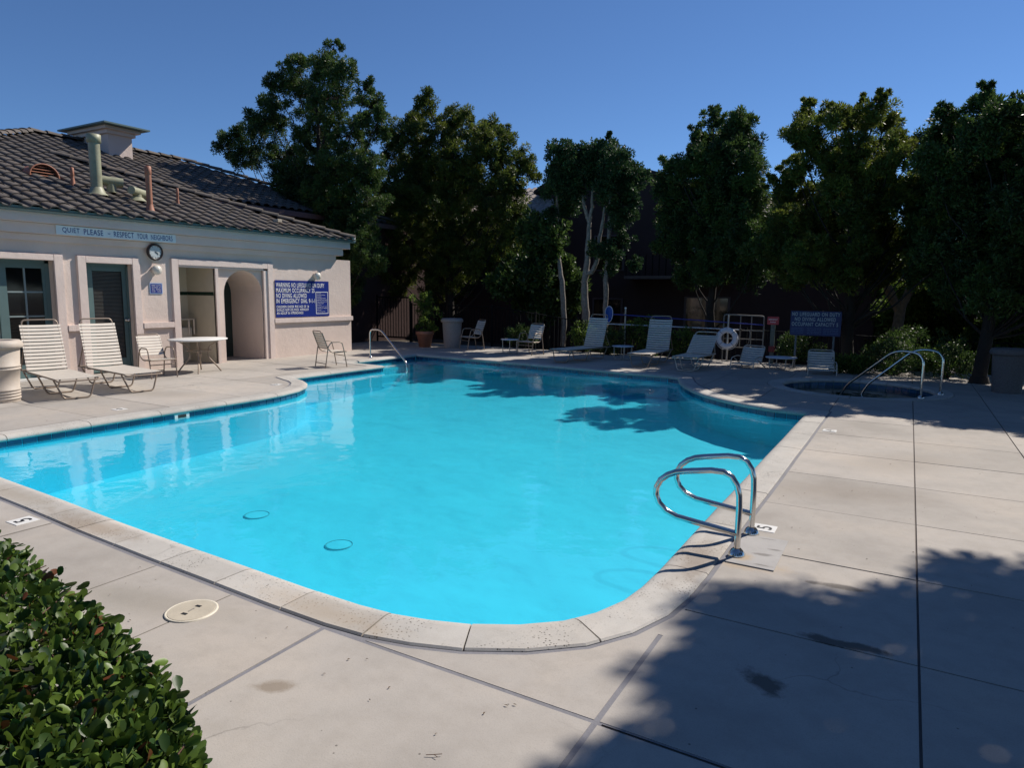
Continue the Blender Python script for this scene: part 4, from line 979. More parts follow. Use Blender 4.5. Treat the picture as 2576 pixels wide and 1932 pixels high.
NL += lobe_tree('tall_tree', 'dense dark green tree standing behind the life ring', T4, 18.7, (-4.6,18.7,-.4), .14, LPINE, BARKD, (.10,.028), 42, 120, 14, tuft_r=(.11,.20), spread=.9, group=G)[1]
T5 += [(x, z, .5, 17.7) for x in (-2.6,-1.7,-.8,.1) for z in (2.3,3.1,3.9)]
T6 += [(x, z, .55, 16.7) for x in (.3,1.2,2.1,3.0,3.9) for z in (2.3,3.1,3.9,4.6)]
NL += lobe_tree('tall_tree', 'loose yellow-green tree with a thick dark trunk beside the spa', T5, 16.9, (-1.15,16.9,-.05), .14, LPINE2, BARKD, (.09,.026), 46, 120, 15, tuft_r=(.10,.19), spread=1.0, group=G, tintb=.45)[1]
NL += lobe_tree('tall_tree', 'dense dark tree at the right picture edge behind the far bin', T6, 15.6, (1.25,15.6,-.05), .13, LPINE, BARKD, (.09,.028), 46, 120, 16, tuft_r=(.11,.20), spread=1.1, group=G)[1]
# the tree out of frame whose shade falls across the near right corner
rg = random.Random(5); T7 = []
foot = [Vector(p) for p in ((-.62,1.2),(-.80,2.3),(-.72,2.7),(-.62,3.3),(-.2,3.9),(.3,4.5),(.9,5.2),(1.8,5.4),(3.4,4.8),(4.2,3.0),(4.0,.0),(2.4,-1.0),(-.2,-.8))]
gx = -1.0
while gx < 4.2:
    gy = -1.0
    while gy < 5.6:
        px, py = gx+rg.uniform(-.15,.15), gy+rg.uniform(-.15,.15)
        if inside(foot, px, py):   # crown of a real tree standing along the sun's direction from its shade
            z = rg.uniform(6.0,8.2); T7.append((px+.43*z, z, .36, py+.94*z))
        gy += .46
    gx += .46
lobe_tree('shade_tree', 'broad tree standing off the right side of the deck', T7, 9.2, (4.6,9.2,-.05), .2, LPINE, BARKD, (.15,.06), 22, 60, 17, tuft_r=(.16,.28), spread=0)
# ------------------------------------------------------------------ shrubs
def shrub(name, label, loc, r, h, mt, dens=40, leaf=(.07,.035), seed=1, cat='shrub', group=None, per=60, tintb=.4):
    rg = random.Random(seed); t = thing(name, label, cat, loc, 0, group); cl = []; m = MB()
    for k in range(dens):
        d = Vector((rg.gauss(0,1),rg.gauss(0,1),rg.gauss(0,1))).normalized()*(.4+.6*rg.random()**.5)
        q_ = (d.x*r[0], d.y*r[1], h*.55+d.z*h*.45); cl.append((*q_, rg.uniform(.1,.2), tintb+rg.uniform(-.25,.3)))
        if k % 3 == 0: m.tube([(0,0,0),(q_[0]*.4,q_[1]*.4,q_[2]*.5),q_], [.012,.01,.006], 4, False)
    m.build('stems', BARKD, t); obj('foliage', leaves_mesh('foliage', mt, cl, leaf, per, seed), t); return t
sg = 'shrubs planted along the far fence'
for i, (x, y, r, h, lb) in enumerate([(-9.9,17.6,.5,.7,'dark shrub behind the small round side table'),(-7.75,17.3,.35,.85,'yellow-green shrub at the foot of the pale trunks'),
    (-6.9,17.0,.45,.75,'olive shrub behind the left upright lounger'),(-4.75,17.0,.55,.75,'bright green rounded shrub behind the half reclined lounger'),(-1.0,15.95,.35,.4,'small yellow-green plant at the foot of the thick trunk'),
    (-.2,16.2,.7,.75,'low dark hedge shrub behind the spa rail'),(.75,16.1,.5,.8,'low shrub left of the far right bin'),(-6.0,17.5,.6,1.1,'tall sunlit shrub under the blue net'),(.2,17.4,.8,1.0,'green shrub beyond the black fence behind the spa'),(-2.2,17.4,.6,.8,'shrub under the spa rules board')]):
    shrub('shrub', lb, (x,y,gh(x,y)), (r,r*.8), h, LBG if i in (1,3,4,7) else LPINE, int(26+r*50), (.06,.03), 40+i, group=sg)
cl = []; rg = random.Random(77)
for k in range(40): cl.append((rg.gauss(0,.14),rg.gauss(0,.14),.45+k*.028,rg.uniform(.08,.16),.4+rg.uniform(-.2,.3)))
obj('foliage', leaves_mesh('foliage', LBG, cl, (.12,.03), 40, 78), pt); m = MB(); m.tube([(0,0,.4),(0,0,1.4)], .015, 6); m.build('stem', BARKD, pt)
# background trees, sunlit, beyond the fence on the right and dark mass at the left
bg = 'background trees beyond the fence'
def bgtree(x, y, r, h, label, mt, seed, dens=30, per=90):
    rg = random.Random(seed); z0 = gh(x,y); L = []
    for k in range(14):
        a = rg.uniform(0,6.28); q_ = rg.random()**.5; L.append((x+r*.75*q_*math.cos(a), z0+h*(.35+.6*rg.random()), r*.36))
    lobe_tree('background_tree', label, L, y, (x,y,z0), .12, mt, BARKD, (.16,.07), dens, per, seed, tuft_r=(.2,.34), spread=r, group=bg)
for i, (x, y, r, h, lb, mt) in enumerate([(1.6,24,2.4,5.2,'pale green tree beyond the fence behind the right hand spa rail',LBG),(-.6,29,2.6,4.2,'green tree beside the distant red tiled roof',LBG),(4.6,21,2.6,6.5,'tall dark tree far right beyond the fence',LPINE),
    (-18.5,25,3.0,6.5,'dark tree between the clubhouse and the broad olive tree',LPINE),(-10.3,20.2,1.5,4.2,'low dense dark tree between the broad olive tree and the pale trunks',LPINE),(5.5,16,2.2,5.8,'dark tree right of the far right bin',LPINE),(-33.,30,3,9,'small treetop above the clubhouse roof ridge',LPINE)]):
    bgtree(x, y, r, h, lb, mt, 90+i)
for i, (x, y, r, h, lb) in enumerate(((7.2,12.5,2.4,7.5,'unseen tree added right of the spa to block sky light'),(8.2,5.5,2.6,8.0,'unseen tree added right of the loop rails to block sky light'),(8.0,-1.0,2.6,8.0,'unseen tree added at the near right deck corner to block sky light'),
    (5.5,-7.0,2.8,8.0,'unseen tree added well behind the near right corner to block sky light'),(-1.5,-8.5,2.6,7.5,'unseen tree added behind the hedge and the near deck to block sky light'),(-8.5,-8.0,2.6,7.5,'unseen tree added behind the near end of the clubhouse to block sky light'))):
    bgtree(x, y, r, h, lb, LPINE, 130+i, 20, 60)  # unseen trees added round the camera to cut the sky fill
# forked pale tree
ft = thing('forked_tree', 'tree with a forked pale sunlit trunk beyond the black fence', 'tree', (-.25,20.5,gh(-.25,20.5)))
z0 = 0
for st, rr in (([(0,0,-.1),(.0,0,1.0),(.05,0,1.9)],.2),([(.05,0,1.7),(-.35,0,2.5),(-.95,.1,3.3),(-1.3,.2,4.3)],.11),([(.05,0,1.8),(.35,.1,2.7),(.3,.2,3.6),(.6,.3,4.6)],.10),([(-.3,0,2.4),(-.5,.1,3.3),(-.4,.1,4.2)],.05)):
    m = MB(); p = smooth_path(st,4); m.tube(p, [rr*(1-.45*i/len(p)) for i in range(len(p))], 10); m.build('trunk', plain('ochre_bark', (.15,.11,.075), .85, var=.4, scale=9, bump=.5, bscale=20), ft)
cl = []; rg = random.Random(31)
for k in range(90): cl.append((rg.gauss(-.2,1.1),rg.gauss(.2,.8),4.7+rg.gauss(0,.7),rg.uniform(.18,.3),.55+rg.uniform(-.3,.3)))
obj('crown', leaves_mesh('crown', LBG, cl, (.10,.04), 60, 32), ft)

# ------------------------------------------------------------------ fence along the far side
fn = thing('pool_fence', 'black metal picket fence behind the far loungers and trees', 'fence', (0,17.75,0))
def ftop(x):
    if x < -11: return 1.22
    if x < -8: return 1.22-.37*(x+11)/3
    return .85-.17*(x+8)/10
fx = [-14.1,-12.5,-11,-9.5,-8,-6.5,-5,-3.5,-2,-.5,1,2.5,4,5.5]
for i, x in enumerate(fx):
    m = MB(); m.bevbox(x-.025,x+.025,-.025,.025,gh(x,17.75),ftop(x)+.04,.004); m.build('post', FENCE, fn)
for x0, x1 in zip(fx[:-1], fx[1:]):
    for dz in (0,-1.05):
        m = MB(); a, c = (x0+.025,0,ftop(x0)-.02+dz), (x1-.025,0,ftop(x1)-.02+dz); m.tube([a,c], .014, 4); m.build('rail', FENCE, fn)
pk = 0
for x0, x1 in zip(fx[:-1], fx[1:]):
    n = int((x1-x0)/.12)
    for k in range(1, n):
        x = x0+(x1-x0)*k/n; m = MB(); m.box(x-.007,x+.007,-.007,.007,ftop(x)-1.12,ftop(x)-.01); m.build('picket', FENCE, fn)
gt = thing('pool_gate', 'dark metal gate between the clubhouse corner and the potted plant', 'gate', (-15.6,17.75,0))
m = MB(); m.bevbox(0,.05,-.025,.025,-.05,1.5,.004); m.bevbox(1.42,1.47,-.025,.025,-.05,1.5,.004); m.bevbox(.05,1.42,-.02,.02,1.40,1.45,.004); m.bevbox(.05,1.42,-.02,.02,.08,.13,.004); m.build('gate_frame', FENCE, gt)
for k in range(11): m = MB(); m.box(.14+k*.115,.156+k*.115,-.008,.008,.13,1.40); m.build('picket', FENCE, gt)
# ------------------------------------------------------------------ poles, net, ring, rack, posts, boards
ky = 17.25
npn = thing('leaf_skimmer', 'blue leaf skimmer net on a long blue pole laid along the fence', 'pool net', (-6.98,ky,1.07))
m = MB(); m.tube([(.11*math.cos(R(a))*(1+.15*math.sin(R(a))),-.02,.215*math.sin(R(a))) for a in range(0,361,15)], .011, 6, False); m.build('hoop', RINGW, npn)
m = MB(); n = 20
for i in range(5):
    q_ = 1-i/4*.9
    for k in range(n): a = 2*math.pi*k/n; m.v.append((.11*math.cos(a)*q_,.10*(1-q_**2)-.02,.205*math.sin(a)*q_-.14*(1-q_)))
m.f = [(i*n+k,i*n+(k+1)%n,(i+1)*n+(k+1)%n,(i+1)*n+k) for i in range(4) for k in range(n)]; m.sm = [True]*len(m.f); m.build('net_bag', NETB, npn)
m = MB(); m.tube([(.11,-.02,.0),(.22,0,.0),(3.98,0,-.16)], .014, 8); m.build('pole', POLEB, npn)
wp = thing('vacuum_pole', 'long white telescopic pole hanging along the fence below the blue one', 'pole', (-7.17,ky+.02,.81))
m = MB(); m.tube([(0,0,0),(3.6,0,-.03)], .014, 8); m.build('pole', RINGW, wp)
m = MB(); m.tube([(3.6,0,-.03),(3.66,0,-.031)], .02, 8); m.build('grip', BLACK, wp)
hp = thing('pole_stand', 'slim grey post holding the net and the white pole', 'post', (-6.55,ky+.08,-.05))
m = MB(); m.tube([(0,0,0),(0,0,1.28)], .022, 8); m.build('post', FRAMEL, hp); m = MB(); m.lathe([(.028,1.27),(.028,1.31),(0,1.32)],10); m.build('post_cap', WHITE, hp)
for z in (1.12,.86): m = MB(); m.tube([(0,-.02,z),(0,-.1,z),(0,-.1,z+.04)], .008, 6); m.build('hook', FRAMEL, hp)
rg_ = thing('ring_stand', 'grey post that carries the white life ring', 'post', (-3.80,17.1,-.05))
m = MB(); m.tube([(0,0,0),(0,0,1.2)], .022, 8); m.build('post', FRAMEL, rg_)
m = MB(); m.tube([(0,0,.86),(0,-.08,.86)], .01, 6); m.build('hook', FRAMEL, rg_)
lr = thing('life_ring', 'white life ring hanging on a post by the fence', 'life ring', (-3.80,17.02,.57))
m = MB(); n = 32
for i in range(n+1):
    a = 2*math.pi*i/n
    for k in range(12): b2 = 2*math.pi*k/12; rr = .195+.062*math.cos(b2); m.v.append((rr*math.cos(a),.045*math.sin(b2),rr*math.sin(a)))
m.f = [(i*12+k,(i+1)*12+k,(i+1)*12+(k+1)%12,i*12+(k+1)%12) for i in range(n) for k in range(12)]; m.sm = [True]*len(m.f); m.build('ring_body', RINGW, lr)
for a in (45,135,225,315):
    m = MB(); c, s1 = math.cos(R(a)), math.sin(R(a)); m.tube([((.195+.068*math.cos(R(k)))*c,.05*math.sin(R(k)),(.195+.068*math.cos(R(k)))*s1) for k in range(0,361,30)], .008, 5, False); m.build('band', plain('rope_grey', (.3,.3,.32), .8), lr)
m = MB(); m.tube([(.27*math.cos(R(a)),-.0,.27*math.sin(R(a))-.02*abs(math.sin(R(a*2)))) for a in range(0,361,15)], .006, 5, False); m.build('rope', RINGW, lr)
FRD = plain('grey_tube', (.20,.185,.165), .5)
rk = thing('equipment_rack', 'pale tubular rack with a basketball board frame beside the life ring', 'rack', (-3.96,17.32,0))
m = MB(); m.tube([(0,0,0),(0,0,1.10),(.02,0,1.13),(.05,0,1.14),(.90,0,1.12),(.94,0,1.10),(.95,0,1.06),(.95,0,0)], .017, 8); m.build('outer_frame', FRD, rk)
for x in (.40,.66): m = MB(); m.tube([(x,0,.32),(x,0,1.12)], .012, 8); m.build('upright', FRD, rk)
for z in (.34,.55,.76): m = MB(); m.tube([(0,0,z),(.95,0,z)], .012, 8); m.build('crossbar', FRD, rk)
m = MB(); m.tube([(.62+.0,.0,.76),(.66,-.1,.70),(.64,-.1,.5),(.58,0,.36)], .008, 6); m.build('hose', FRD, rk)
ph = thing('emergency_post', 'slim post with a red notice on top beside the rules board', 'sign', (-2.78,17.2,-.05))
m = MB(); m.bevbox(-.05,.05,-.02,.02,0,1.0,.005); m.build('post', plain('post_olive', (.10,.12,.10), .6), ph)
m = MB(); m.bevbox(-.13,.13,-.045,-.025,.98,1.17,.005); rs_ = m.build('red_board', RED, ph)
text('EMERGENCY', .2, .035, LETW, 'lettering', ph, frontM(-.1,-.047,1.085), .01); text('PHONE', .12, .03, LETW, 'lettering', ph, frontM(-.06,-.047,1.025), .01)
m = MB(); m.bevbox(-.07,.07,-.06,-.022,.33,.47,.006); m.build('call_box', plain('dark_red', (.16,.015,.015), .5), ph)
text('DIAL', .06, .03, plain('grey_print', (.3,.3,.3), .6), 'lettering', ph, frontM(-.03,-.0215,.85), .01)
BLUE_SHADE = plain('sign_blue_shaded', (.008,.016,.10), .5, var=.05)  # sign blue darkened to hold the shade this board stands in
sb = thing('spa_rules_sign', 'blue board coloured dark for its shade reading NO LIFEGUARD ON DUTY OCCUPANT CAPACITY 5 on two posts', 'sign', (-2.28,16.35,0))
m = MB(); m.bevbox(0,1.03,-.01,.01,.745,1.285,.004); m.build('board', BLUE_SHADE, sb)
LETSH = plain('shaded_lettering', (.36,.40,.42), .6, var=0)  # lettering dimmed in its colour for the same shade
for s, x, wd, z in (('NO LIFEGUARD ON DUTY',.03,.97,1.175),('NO DIVING ALLOWED',.09,.83,1.065),('OCCUPANT CAPACITY 5',.03,.94,.955)): text(s, wd, .082, LETSH, 'lettering', sb, frontM(x,-.012,z), .02)
LG2 = plain('faint_lettering', (.12,.18,.34), .6, var=0)
for c, (x, wd) in enumerate(((.03,.25),(.36,.28),(.68,.30))):
    for k, s in enumerate(('CAUTION ELDERLY','PREGNANT WOMEN','AND CHILDREN','CONSULT DOCTOR') if c == 0 else (('DO NOT USE ALONE','HOT WATER OVER','FIFTEEN MINUTES','MAY BE HARMFUL') if c == 1 else ('NO GLASS ALLOWED','SHOWER BEFORE USE','KEEP GATE CLOSED','NO RUNNING'))):
        text(s, wd, .018, LG2, 'small_lettering', sb, frontM(x,-.012,.90-k*.037), .01)
for x in (.13,.90): m = MB(); m.bevbox(x-.02,x+.02,.011,.05,-.05,1.2,.004); m.build('post', plain('post_metal', (.12,.13,.14), .5, .5), sb)

# ------------------------------------------------------------------ rails
def esc(m, x, y, z=0): m.lathe([(.052,.0),(.052,.012),(.035,.035),(.024,.045)], 20, (x,y,z)); return m
def loop_rail(y, label):
    t = thing('pool_handrail', label, 'handrail', (-.812,y,.005), group='pair of steel ladder rails on the right coping')
    pts = [(0,0,0),(0,0,.16),(0,0,.30),(-.004,0,.38),(-.02,0,.44),(-.055,0,.49),(-.105,0,.515),(-.18,0,.514),(-.33,0,.488),(-.40,0,.472),(-.455,0,.445),(-.50,0,.405),(-.525,0,.355),(-.528,0,.305),(-.505,0,.25),(-.455,0,.205),(-.385,0,.178),(-.2,0,.157),(0,0,.135)]
    m = MB(); m.tube(pts, .0195, 14); m.build('rail_loop', STEEL, t)
    m = MB(); esc(m,0,0); m.build('escutcheon', STEEL, t)
    return t
ra_ = loop_rail(4.21, 'near steel loop rail on the right coping'); copy_tree(ra_, (-.812,4.665,.005), 0, 'rear steel loop rail on the right coping')
hr = thing('entry_handrail', 'steel handrail running down the pool entry steps near the armchair', 'handrail', (-11.25,12.55,.005))
m = MB(); m.tube(smooth_path([(0,0,0),(0,0,.69),(.42,-.09,.70),(1.42,-.36,-.02),(1.44,-.365,-.34)],6,.13), .019, 12); m.build('rail', STEEL, hr)
m = MB(); esc(m,0,0); m.build('escutcheon', STEEL, hr)
for (x, y, lb, dx, dy) in ((.26,12.62,'near steel rail arching into the spa',-.97,.55),(.55,13.32,'rear steel rail arching into the spa',-.95,.25)):
    t = thing('spa_handrail', lb, 'handrail', (x,y,.005), group='pair of steel rails at the spa')
    m = MB(); m.tube(smooth_path([(0,0,0),(0,0,.71),(dx*.42,dy*.42,.74),(dx*1.15,dy*1.15,.06),(dx*1.25,dy*1.25,-.15)],6,.19), .019, 12); m.build('rail', STEEL, t)
    m = MB(); esc(m,0,0); m.build('escutcheon', STEEL, t)

# ------------------------------------------------------------------ depth markers, lids
def marker(x, y, rz, ch, label):
    t = thing('depth_marker', label, 'depth marker', (x,y,.0), rz, 'white depth tiles set in the deck')
    m = MB(); m.bevbox(-.075,.075,-.075,.075,-.01,.004,.002); m.build('tile', WHITE, t)
    text(ch, .065, .10, BLACK, 'number', t, Matrix.Translation((-.032,-.05,.0052)), .015)
marker(-.755,4.83,R(90),'5','white tile numbered 5 beside the rear loop rail')
marker(-5.19,2.24-.0,R(180),'5','white tile numbered 5 in the deck above the hedge')
marker(-.72,8.9,R(90),'4','white depth tile far along the right edge of the pool')
marker(-9.05,5.7-.55,R(-90),'5','white depth tile in the deck in front of the loungers')
marker(-9.3,8.0,R(-90),'4','white depth tile at the curved bay of the left coping')
sk_ = thing('skimmer_lid', 'round beige skimmer lid with two slots in the deck near the hedge', 'lid', (-3.0,2.0,0))
m = MB(); m.lathe([(.125,-.01),(.125,.004),(.118,.007),(.112,.004)], 36); m.build('lid_ring', plain('lid_ring_pale', (.68,.62,.5), .5), sk_)
m = MB(); m.lathe([(.112,.003),(.11,.006),(0,.007)], 36, sm=False); lid = m.build('cover', LID, sk_)
for y in (-.045,.045): m = MB(); m.bevbox(-.016,.016,y-.009,y+.009,.0065,.0078,.0005); m.build('slot', BLACK, lid)
m = MB(); m.bevbox(-.004,.004,-.02,.02,.0065,.0082,.0005); m.build('emblem', plain('lid_emblem', (.25,.23,.2), .6), lid)
sk_.rotation_euler = (0,0,R(10))

# ------------------------------------------------------------------ houses behind
h1 = thing('apartment_house', 'large shaded two-storey house behind the trees at the far side', 'building', (0,26,0))
m = MB(); z0 = -3
def gab(y, xs_): return [(x,y,z) for x, z in xs_]
prof = [(-13.4,z0),(-13.4,6.0),(-11.62,6.95),(-5.0,5.0),(-5.0,z0)]
m.add([(x,0,z) for x, z in prof]+[(x,7,z) for x, z in prof], [(0,1,2,3,4),(0,5,6,1),(4,3,8,9),(9,8,7,6,5)])
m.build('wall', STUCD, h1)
m = MB()
for (p0, p1) in (((-13.9,5.85),(-11.62,7.12)),((-11.62,7.12),(-4.6,5.02))):
    m.add([(p0[0],-.35,p0[1]),(p1[0],-.35,p1[1]),(p1[0],7.3,p1[1]),(p0[0],7.3,p0[1]),(p0[0],-.35,p0[1]-.14),(p1[0],-.35,p1[1]-.14),(p1[0],7.3,p1[1]-.14),(p0[0],7.3,p0[1]-.14)], [(0,1,2,3),(0,4,5,1),(4,7,6,5),(1,5,6,2),(0,3,7,4)])
m.build('roof', plain('far_roof_brown', (.05,.035,.03), .9), h1)
def tile_slope(parent, origin, across, upv, nx, ny, mt, name):
    a, u = Vector(across), Vector(upv); nrm = a.cross(u).normalized(); s = s_tile(.42,.03); mm = MB()
    for j in range(ny):
        for i in range(nx):
            p = Vector(origin)+a*(i*.31)+u*(j*.36); M4 = Matrix((a,u,nrm)).transposed().to_4x4(); M4.translation = p
            o0 = len(mm.v); mm.v += [tuple(M4 @ Vector(v)) for v in s.v]; mm.f += [tuple(o0+q for q in f) for f in s.f]; mm.sm += s.sm
    return mm.build(name, mt, parent, kind='stuff')
ua = Vector((0,.86,.5)).normalized()
tile_slope(h1, (-16.8,-1.6,4.55), (1,0,0), ua, 13, 9, TILEP, 'roof_tiles')
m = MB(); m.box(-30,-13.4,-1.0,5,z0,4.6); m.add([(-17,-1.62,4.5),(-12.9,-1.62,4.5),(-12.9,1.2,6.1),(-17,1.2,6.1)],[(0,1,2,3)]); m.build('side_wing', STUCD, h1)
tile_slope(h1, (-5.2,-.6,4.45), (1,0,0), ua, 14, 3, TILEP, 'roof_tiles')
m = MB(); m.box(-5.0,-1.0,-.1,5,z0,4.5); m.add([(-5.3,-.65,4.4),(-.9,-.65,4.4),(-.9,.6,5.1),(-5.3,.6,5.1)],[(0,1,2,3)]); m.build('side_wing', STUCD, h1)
for (x, z, wd, hh) in ((-11.2,2.6,1.2,1.3),(-7.6,2.6,1.4,1.3),(-11.2,.1,1.2,1.3),(-7.4,-.1,1.6,1.6),(-3.6,2.4,1.0,1.2)):
    m = MB(); m.box(x-.06,x+wd+.06,-.05 if x < -5 else -.15,.0,z-.06,z+hh+.06); wn_ = m.build('window', plain('window_frame_brown', (.10,.07,.07), .6), h1)
    yy = -.055 if x < -5 else -.155
    for i in range(2):
        m = MB(); m.box(x+i*wd/2+.03,x+(i+1)*wd/2-.03,yy-.005,yy,z,z+hh); m.build('pane', GLASS, wn_)
m = MB(); m.box(-9.6,-5.6,-.9,-.0,2.2,2.32); bal = m.build('balcony', plain('balcony_pale', (.14,.11,.10), .7), h1)
for k in range(16): m = MB(); m.box(-9.55+k*.26,-9.52+k*.26,-.88,-.85,2.32,3.1); m.build('baluster', FENCE, bal)
m = MB(); m.box(-9.6,-5.6,-.9,-.84,3.1,3.16); m.build('balcony_rail', STUCD, bal)
m = MB(); m.box(-13.2,-11.9,2.0,2.8,5.5,7.75); chm = m.build('chimney', STUCD, h1)
for x in (-12.9,-12.2): m = MB(); m.lathe([(.14,0),(.14,.22),(.26,.24),(.26,.28),(0,.30)], 14, (x,2.4,7.75)); m.build('chimney_pot', FENCE, chm)
h2 = thing('pink_house', 'pink house coloured as if sunlit with red tiled roof glimpsed beyond the spa board', 'building', (-2.0,33,0))
m = MB(); m.box(-5.0,-.9,0,6,-3.5,1.2); m.box(.0,2.2,-.5,6,-3.5,.1); m.box(-.9,-.45,-1.6,-1.2,-3.5,2.6); m.build('wall', plain('house_pink_lit', (.75,.56,.48), .9), h2)  # pink lightened to put the missing sunlight into the wall colour
m = MB(); m.box(-3.6,-2.7,-.02,.0,-1.0,.4); m.box(-2.0,-1.4,-.02,.0,-3.0,-.8); m.build('doorway', DARK, h2)
m = MB()
for (a,b2,c,d) in ((.25,.32,-1.9,-1.0),(1.05,1.12,-1.9,-1.0),(.25,1.12,-1.05,-.98),(.25,1.12,-1.95,-1.88),(.65,.70,-1.9,-1.0)): m.box(a,b2,-.56,-.5,c,d)
wf = m.build('window', WHITE, h2); m = MB(); m.box(.3,1.1,-.52,-.505,-1.9,-1.0); m.build('pane', GLASS, wf)
m = MB(); m.add([(-2.3,-1.0,-1.6),(-2.3,-1.0,-1.45),(-1.0,-1.0,-.75),(-1.0,-1.0,-.9)],[(0,1,2,3)]); m.box(-2.35,-2.25,-1.05,-.95,-3,-1.4); m.build('stair_rail', WHITE, h2)
tile_slope(h2, (-.6,-.9,.1), (1,0,0), Vector((0,.9,.42)).normalized(), 11, 5, TILER, 'roof_tiles')
tile_slope(h2, (-5.3,-.4,1.2), (1,0,0), Vector((0,.9,.42)).normalized(), 14, 6, TILER, 'roof_tiles')

# ------------------------------------------------------------------ hedge in the near left corner
hd = thing('hedge', 'clipped broad-leaved hedge with glossy dark green and reddish leaves in the near left corner', 'hedge', (-2.6,.3,0))
edge = [(-5.6,1.42),(-4.2,1.32),(-2.85,1.17),(-2.37,1.10),(-1.95,1.03),(-1.68,.97),(-1.40,.89),(-1.19,.79),(-1.06,.64),(-1.02,.4),(-1.04,.0),(-1.15,-.5)]
rgn = np.random.default_rng(3)
def hedge_pt():
    """points on the rounded top and the two visible faces"""
    u = rgn.random(); 
    k = rgn.random()*(len(edge)-1); i = int(k); t = k-i
    ex = edge[i][0]*(1-t)+edge[i+1][0]*t; ey = edge[i][1]*(1-t)+edge[i+1][1]*t
    inx, iny = (0,-1) if i < 7 else ((-1,-.3) if i < 8 else (-1,0))
    if u < .70:   # top
        d = rgn.random()**1.2*1.6; x, y = ex+inx*d, ey+iny*d
        z = .70-.10*max(0,1-d/.12)**2+.025*noise.noise(Vector((x*5,y*5,0)))-.10*rgn.random()**2; n = Vector((0,0,1))-Vector((inx,iny,0))*max(0,.5-d*3)
    else:
        z = .68*rgn.random(); x, y = ex+inx*.04*rgn.random(), ey+iny*.04*rgn.random(); n = Vector((-inx,-iny,.25))
    return Vector((x,y,z)), n.normalized()
LV = []
for k in range(27000):
    p, n = hedge_pt()
    if p.x < -4.6 and k % 2: continue
    LV.append((p, n))
LV.sort(key=lambda q: (q[0]-Vector((0,0,1.6))).length + (0 if q[0].y > .35 else 3))
def leaf_geo(p, n, L, Wd, tw, rg):
    a = (n*rg.uniform(.3,1.0)+Vector((rg.gauss(0,.6),rg.gauss(0,.6),rg.gauss(0,.35)))).normalized()
    s_ = a.cross(Vector((rg.gauss(0,1),rg.gauss(0,1),rg.gauss(0,1)))).normalized(); u_ = s_.cross(a)
    o_ = []
    for (t, ww, f) in ((0,0.10,0),(.35,.42,.10),(.7,.5,.12),(.9,.3,.06)): o_ += [p+a*L*t-s_*Wd*ww+u_*Wd*f, p+a*L*t+u_*Wd*-.02, p+a*L*t+s_*Wd*ww+u_*Wd*f]
    o_.append(p+a*L)
    fs = []
    for i in range(3): fs += [(3*i,3*i+1,3*i+4,3*i+3),(3*i+1,3*i+2,3*i+5,3*i+4)]
    fs += [(9,10,12),(10,11,12)]
    return o_, fs
rg = random.Random(9)
HM = [leafmat('hedge_leaf_red', (.05,.03,.01), (.22,.07,.03), .35, .25), LHEDGE]
bulk = MB(); tints = []; redb = MB(); rt = []
for k, (p, n) in enumerate(LV):
    L = rg.uniform(.022,.044); Wd = L*rg.uniform(.5,.66); tv = min(1, max(0, rg.gauss(.5,.3)))
    vs, fs = leaf_geo(p, n, L, Wd, 0, rg); vs = [v-Vector((-2.6,.3,0)) for v in vs]
    isred = rg.random() < .03
    if k < 300:
        m = MB(); m.add(vs, fs, True); me = m.mesh('leaf', HM[0] if isred else HM[1]); a = me.attributes.new('tint','FLOAT','POINT'); a.data.foreach_set('value', [tv]*len(vs)); obj('leaf', me, hd)
    elif isred: redb.add(vs, fs, True); rt += [tv]*len(vs)
    else: bulk.add(vs, fs, True); tints += [tv]*len(vs)
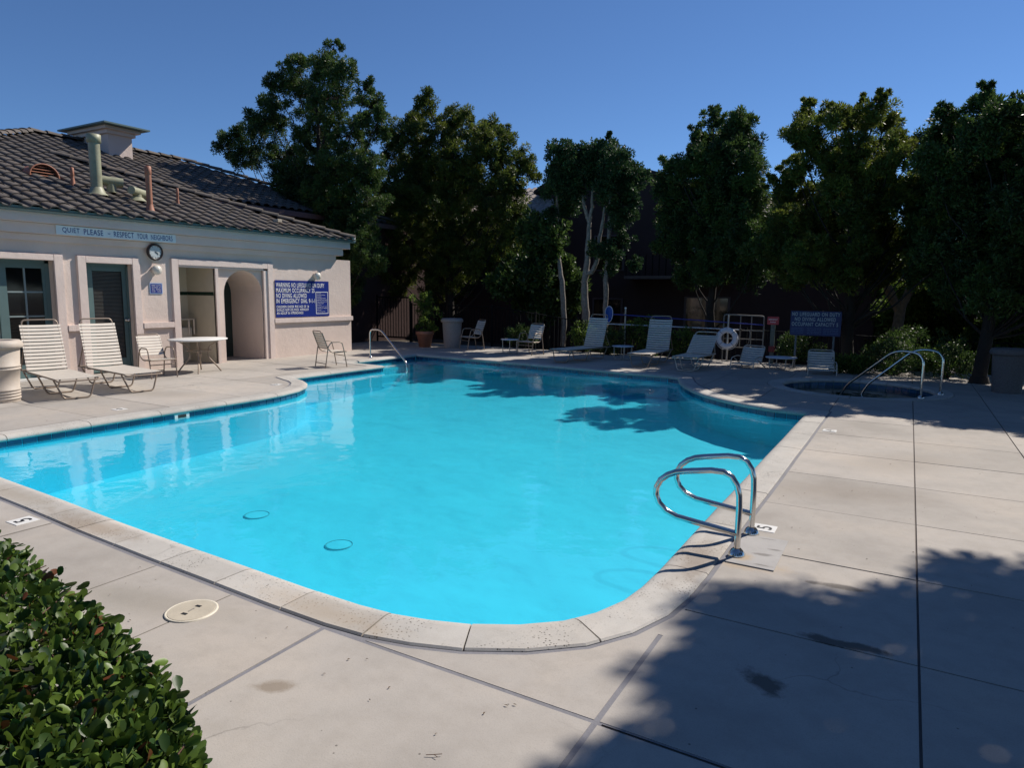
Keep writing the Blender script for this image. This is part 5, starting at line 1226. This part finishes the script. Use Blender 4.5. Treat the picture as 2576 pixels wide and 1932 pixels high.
o = bulk.build('leaves', HM[1], hd, kind='stuff'); a = o.data.attributes.new('tint','FLOAT','POINT'); a.data.foreach_set('value', tints)
o = redb.build('reddish_leaves', HM[0], hd, kind='stuff'); a = o.data.attributes.new('tint','FLOAT','POINT'); a.data.foreach_set('value', rt)
m = MB()
for k in range(260):
    p, n = hedge_pt(); p = p-Vector((-2.6,.3,0)); q_ = p-n*rg.uniform(.1,.3)+Vector((rg.gauss(0,.05),rg.gauss(0,.05),0)); m.tube([q_,p+n*.01], [.003,.0018], 4, False)
m.build('twigs', plain('twig_bark', (.10,.05,.035), .8), hd, kind='stuff')
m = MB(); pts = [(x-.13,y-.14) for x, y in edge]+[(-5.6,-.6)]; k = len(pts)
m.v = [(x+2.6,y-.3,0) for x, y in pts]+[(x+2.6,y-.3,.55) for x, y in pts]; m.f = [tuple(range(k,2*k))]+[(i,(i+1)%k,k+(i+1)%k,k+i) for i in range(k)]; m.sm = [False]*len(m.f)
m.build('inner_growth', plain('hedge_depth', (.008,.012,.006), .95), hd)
# dry leaf litter and twigs on the deck
rg = random.Random(21); m = MB()
for k in range(110):
    x, y = rg.choice([(rg.uniform(-4.5,-.9), rg.uniform(1.2,2.2)), (rg.uniform(-.8,.9), rg.uniform(3.5,9.5)), (rg.uniform(-12.5,-8.8), rg.uniform(4,10))])
    L = rg.uniform(.003,.010); a = rg.uniform(0,6.28); c, s1 = math.cos(a)*L, math.sin(a)*L
    m.add([(x-c,y-s1,.004),(x+s1*.35,y-c*.35,.006),(x+c,y+s1,.005),(x-s1*.35,y+c*.35,.007)],[(0,1,2,3)])
tag(m.build('leaf_litter', plain('dry_leaf', (.10,.06,.03), .8)), kind='stuff')
tw = thing('fallen_twig', 'small forked brown twig lying on the near deck', 'twig', (-1.31,1.75,.006), .4); tw.scale = (.55,.55,.55)
m = MB(); m.tube([(-.05,0,0),(0,.005,.004),(.05,.02,.002)], .0025, 5); m.tube([(0,.005,.004),(.03,-.015,.003)], .002, 5); m.build('twig', plain('twig_brown', (.14,.07,.04), .8), tw)
print('tiles', len(tiles), 'leaf quads', NL)
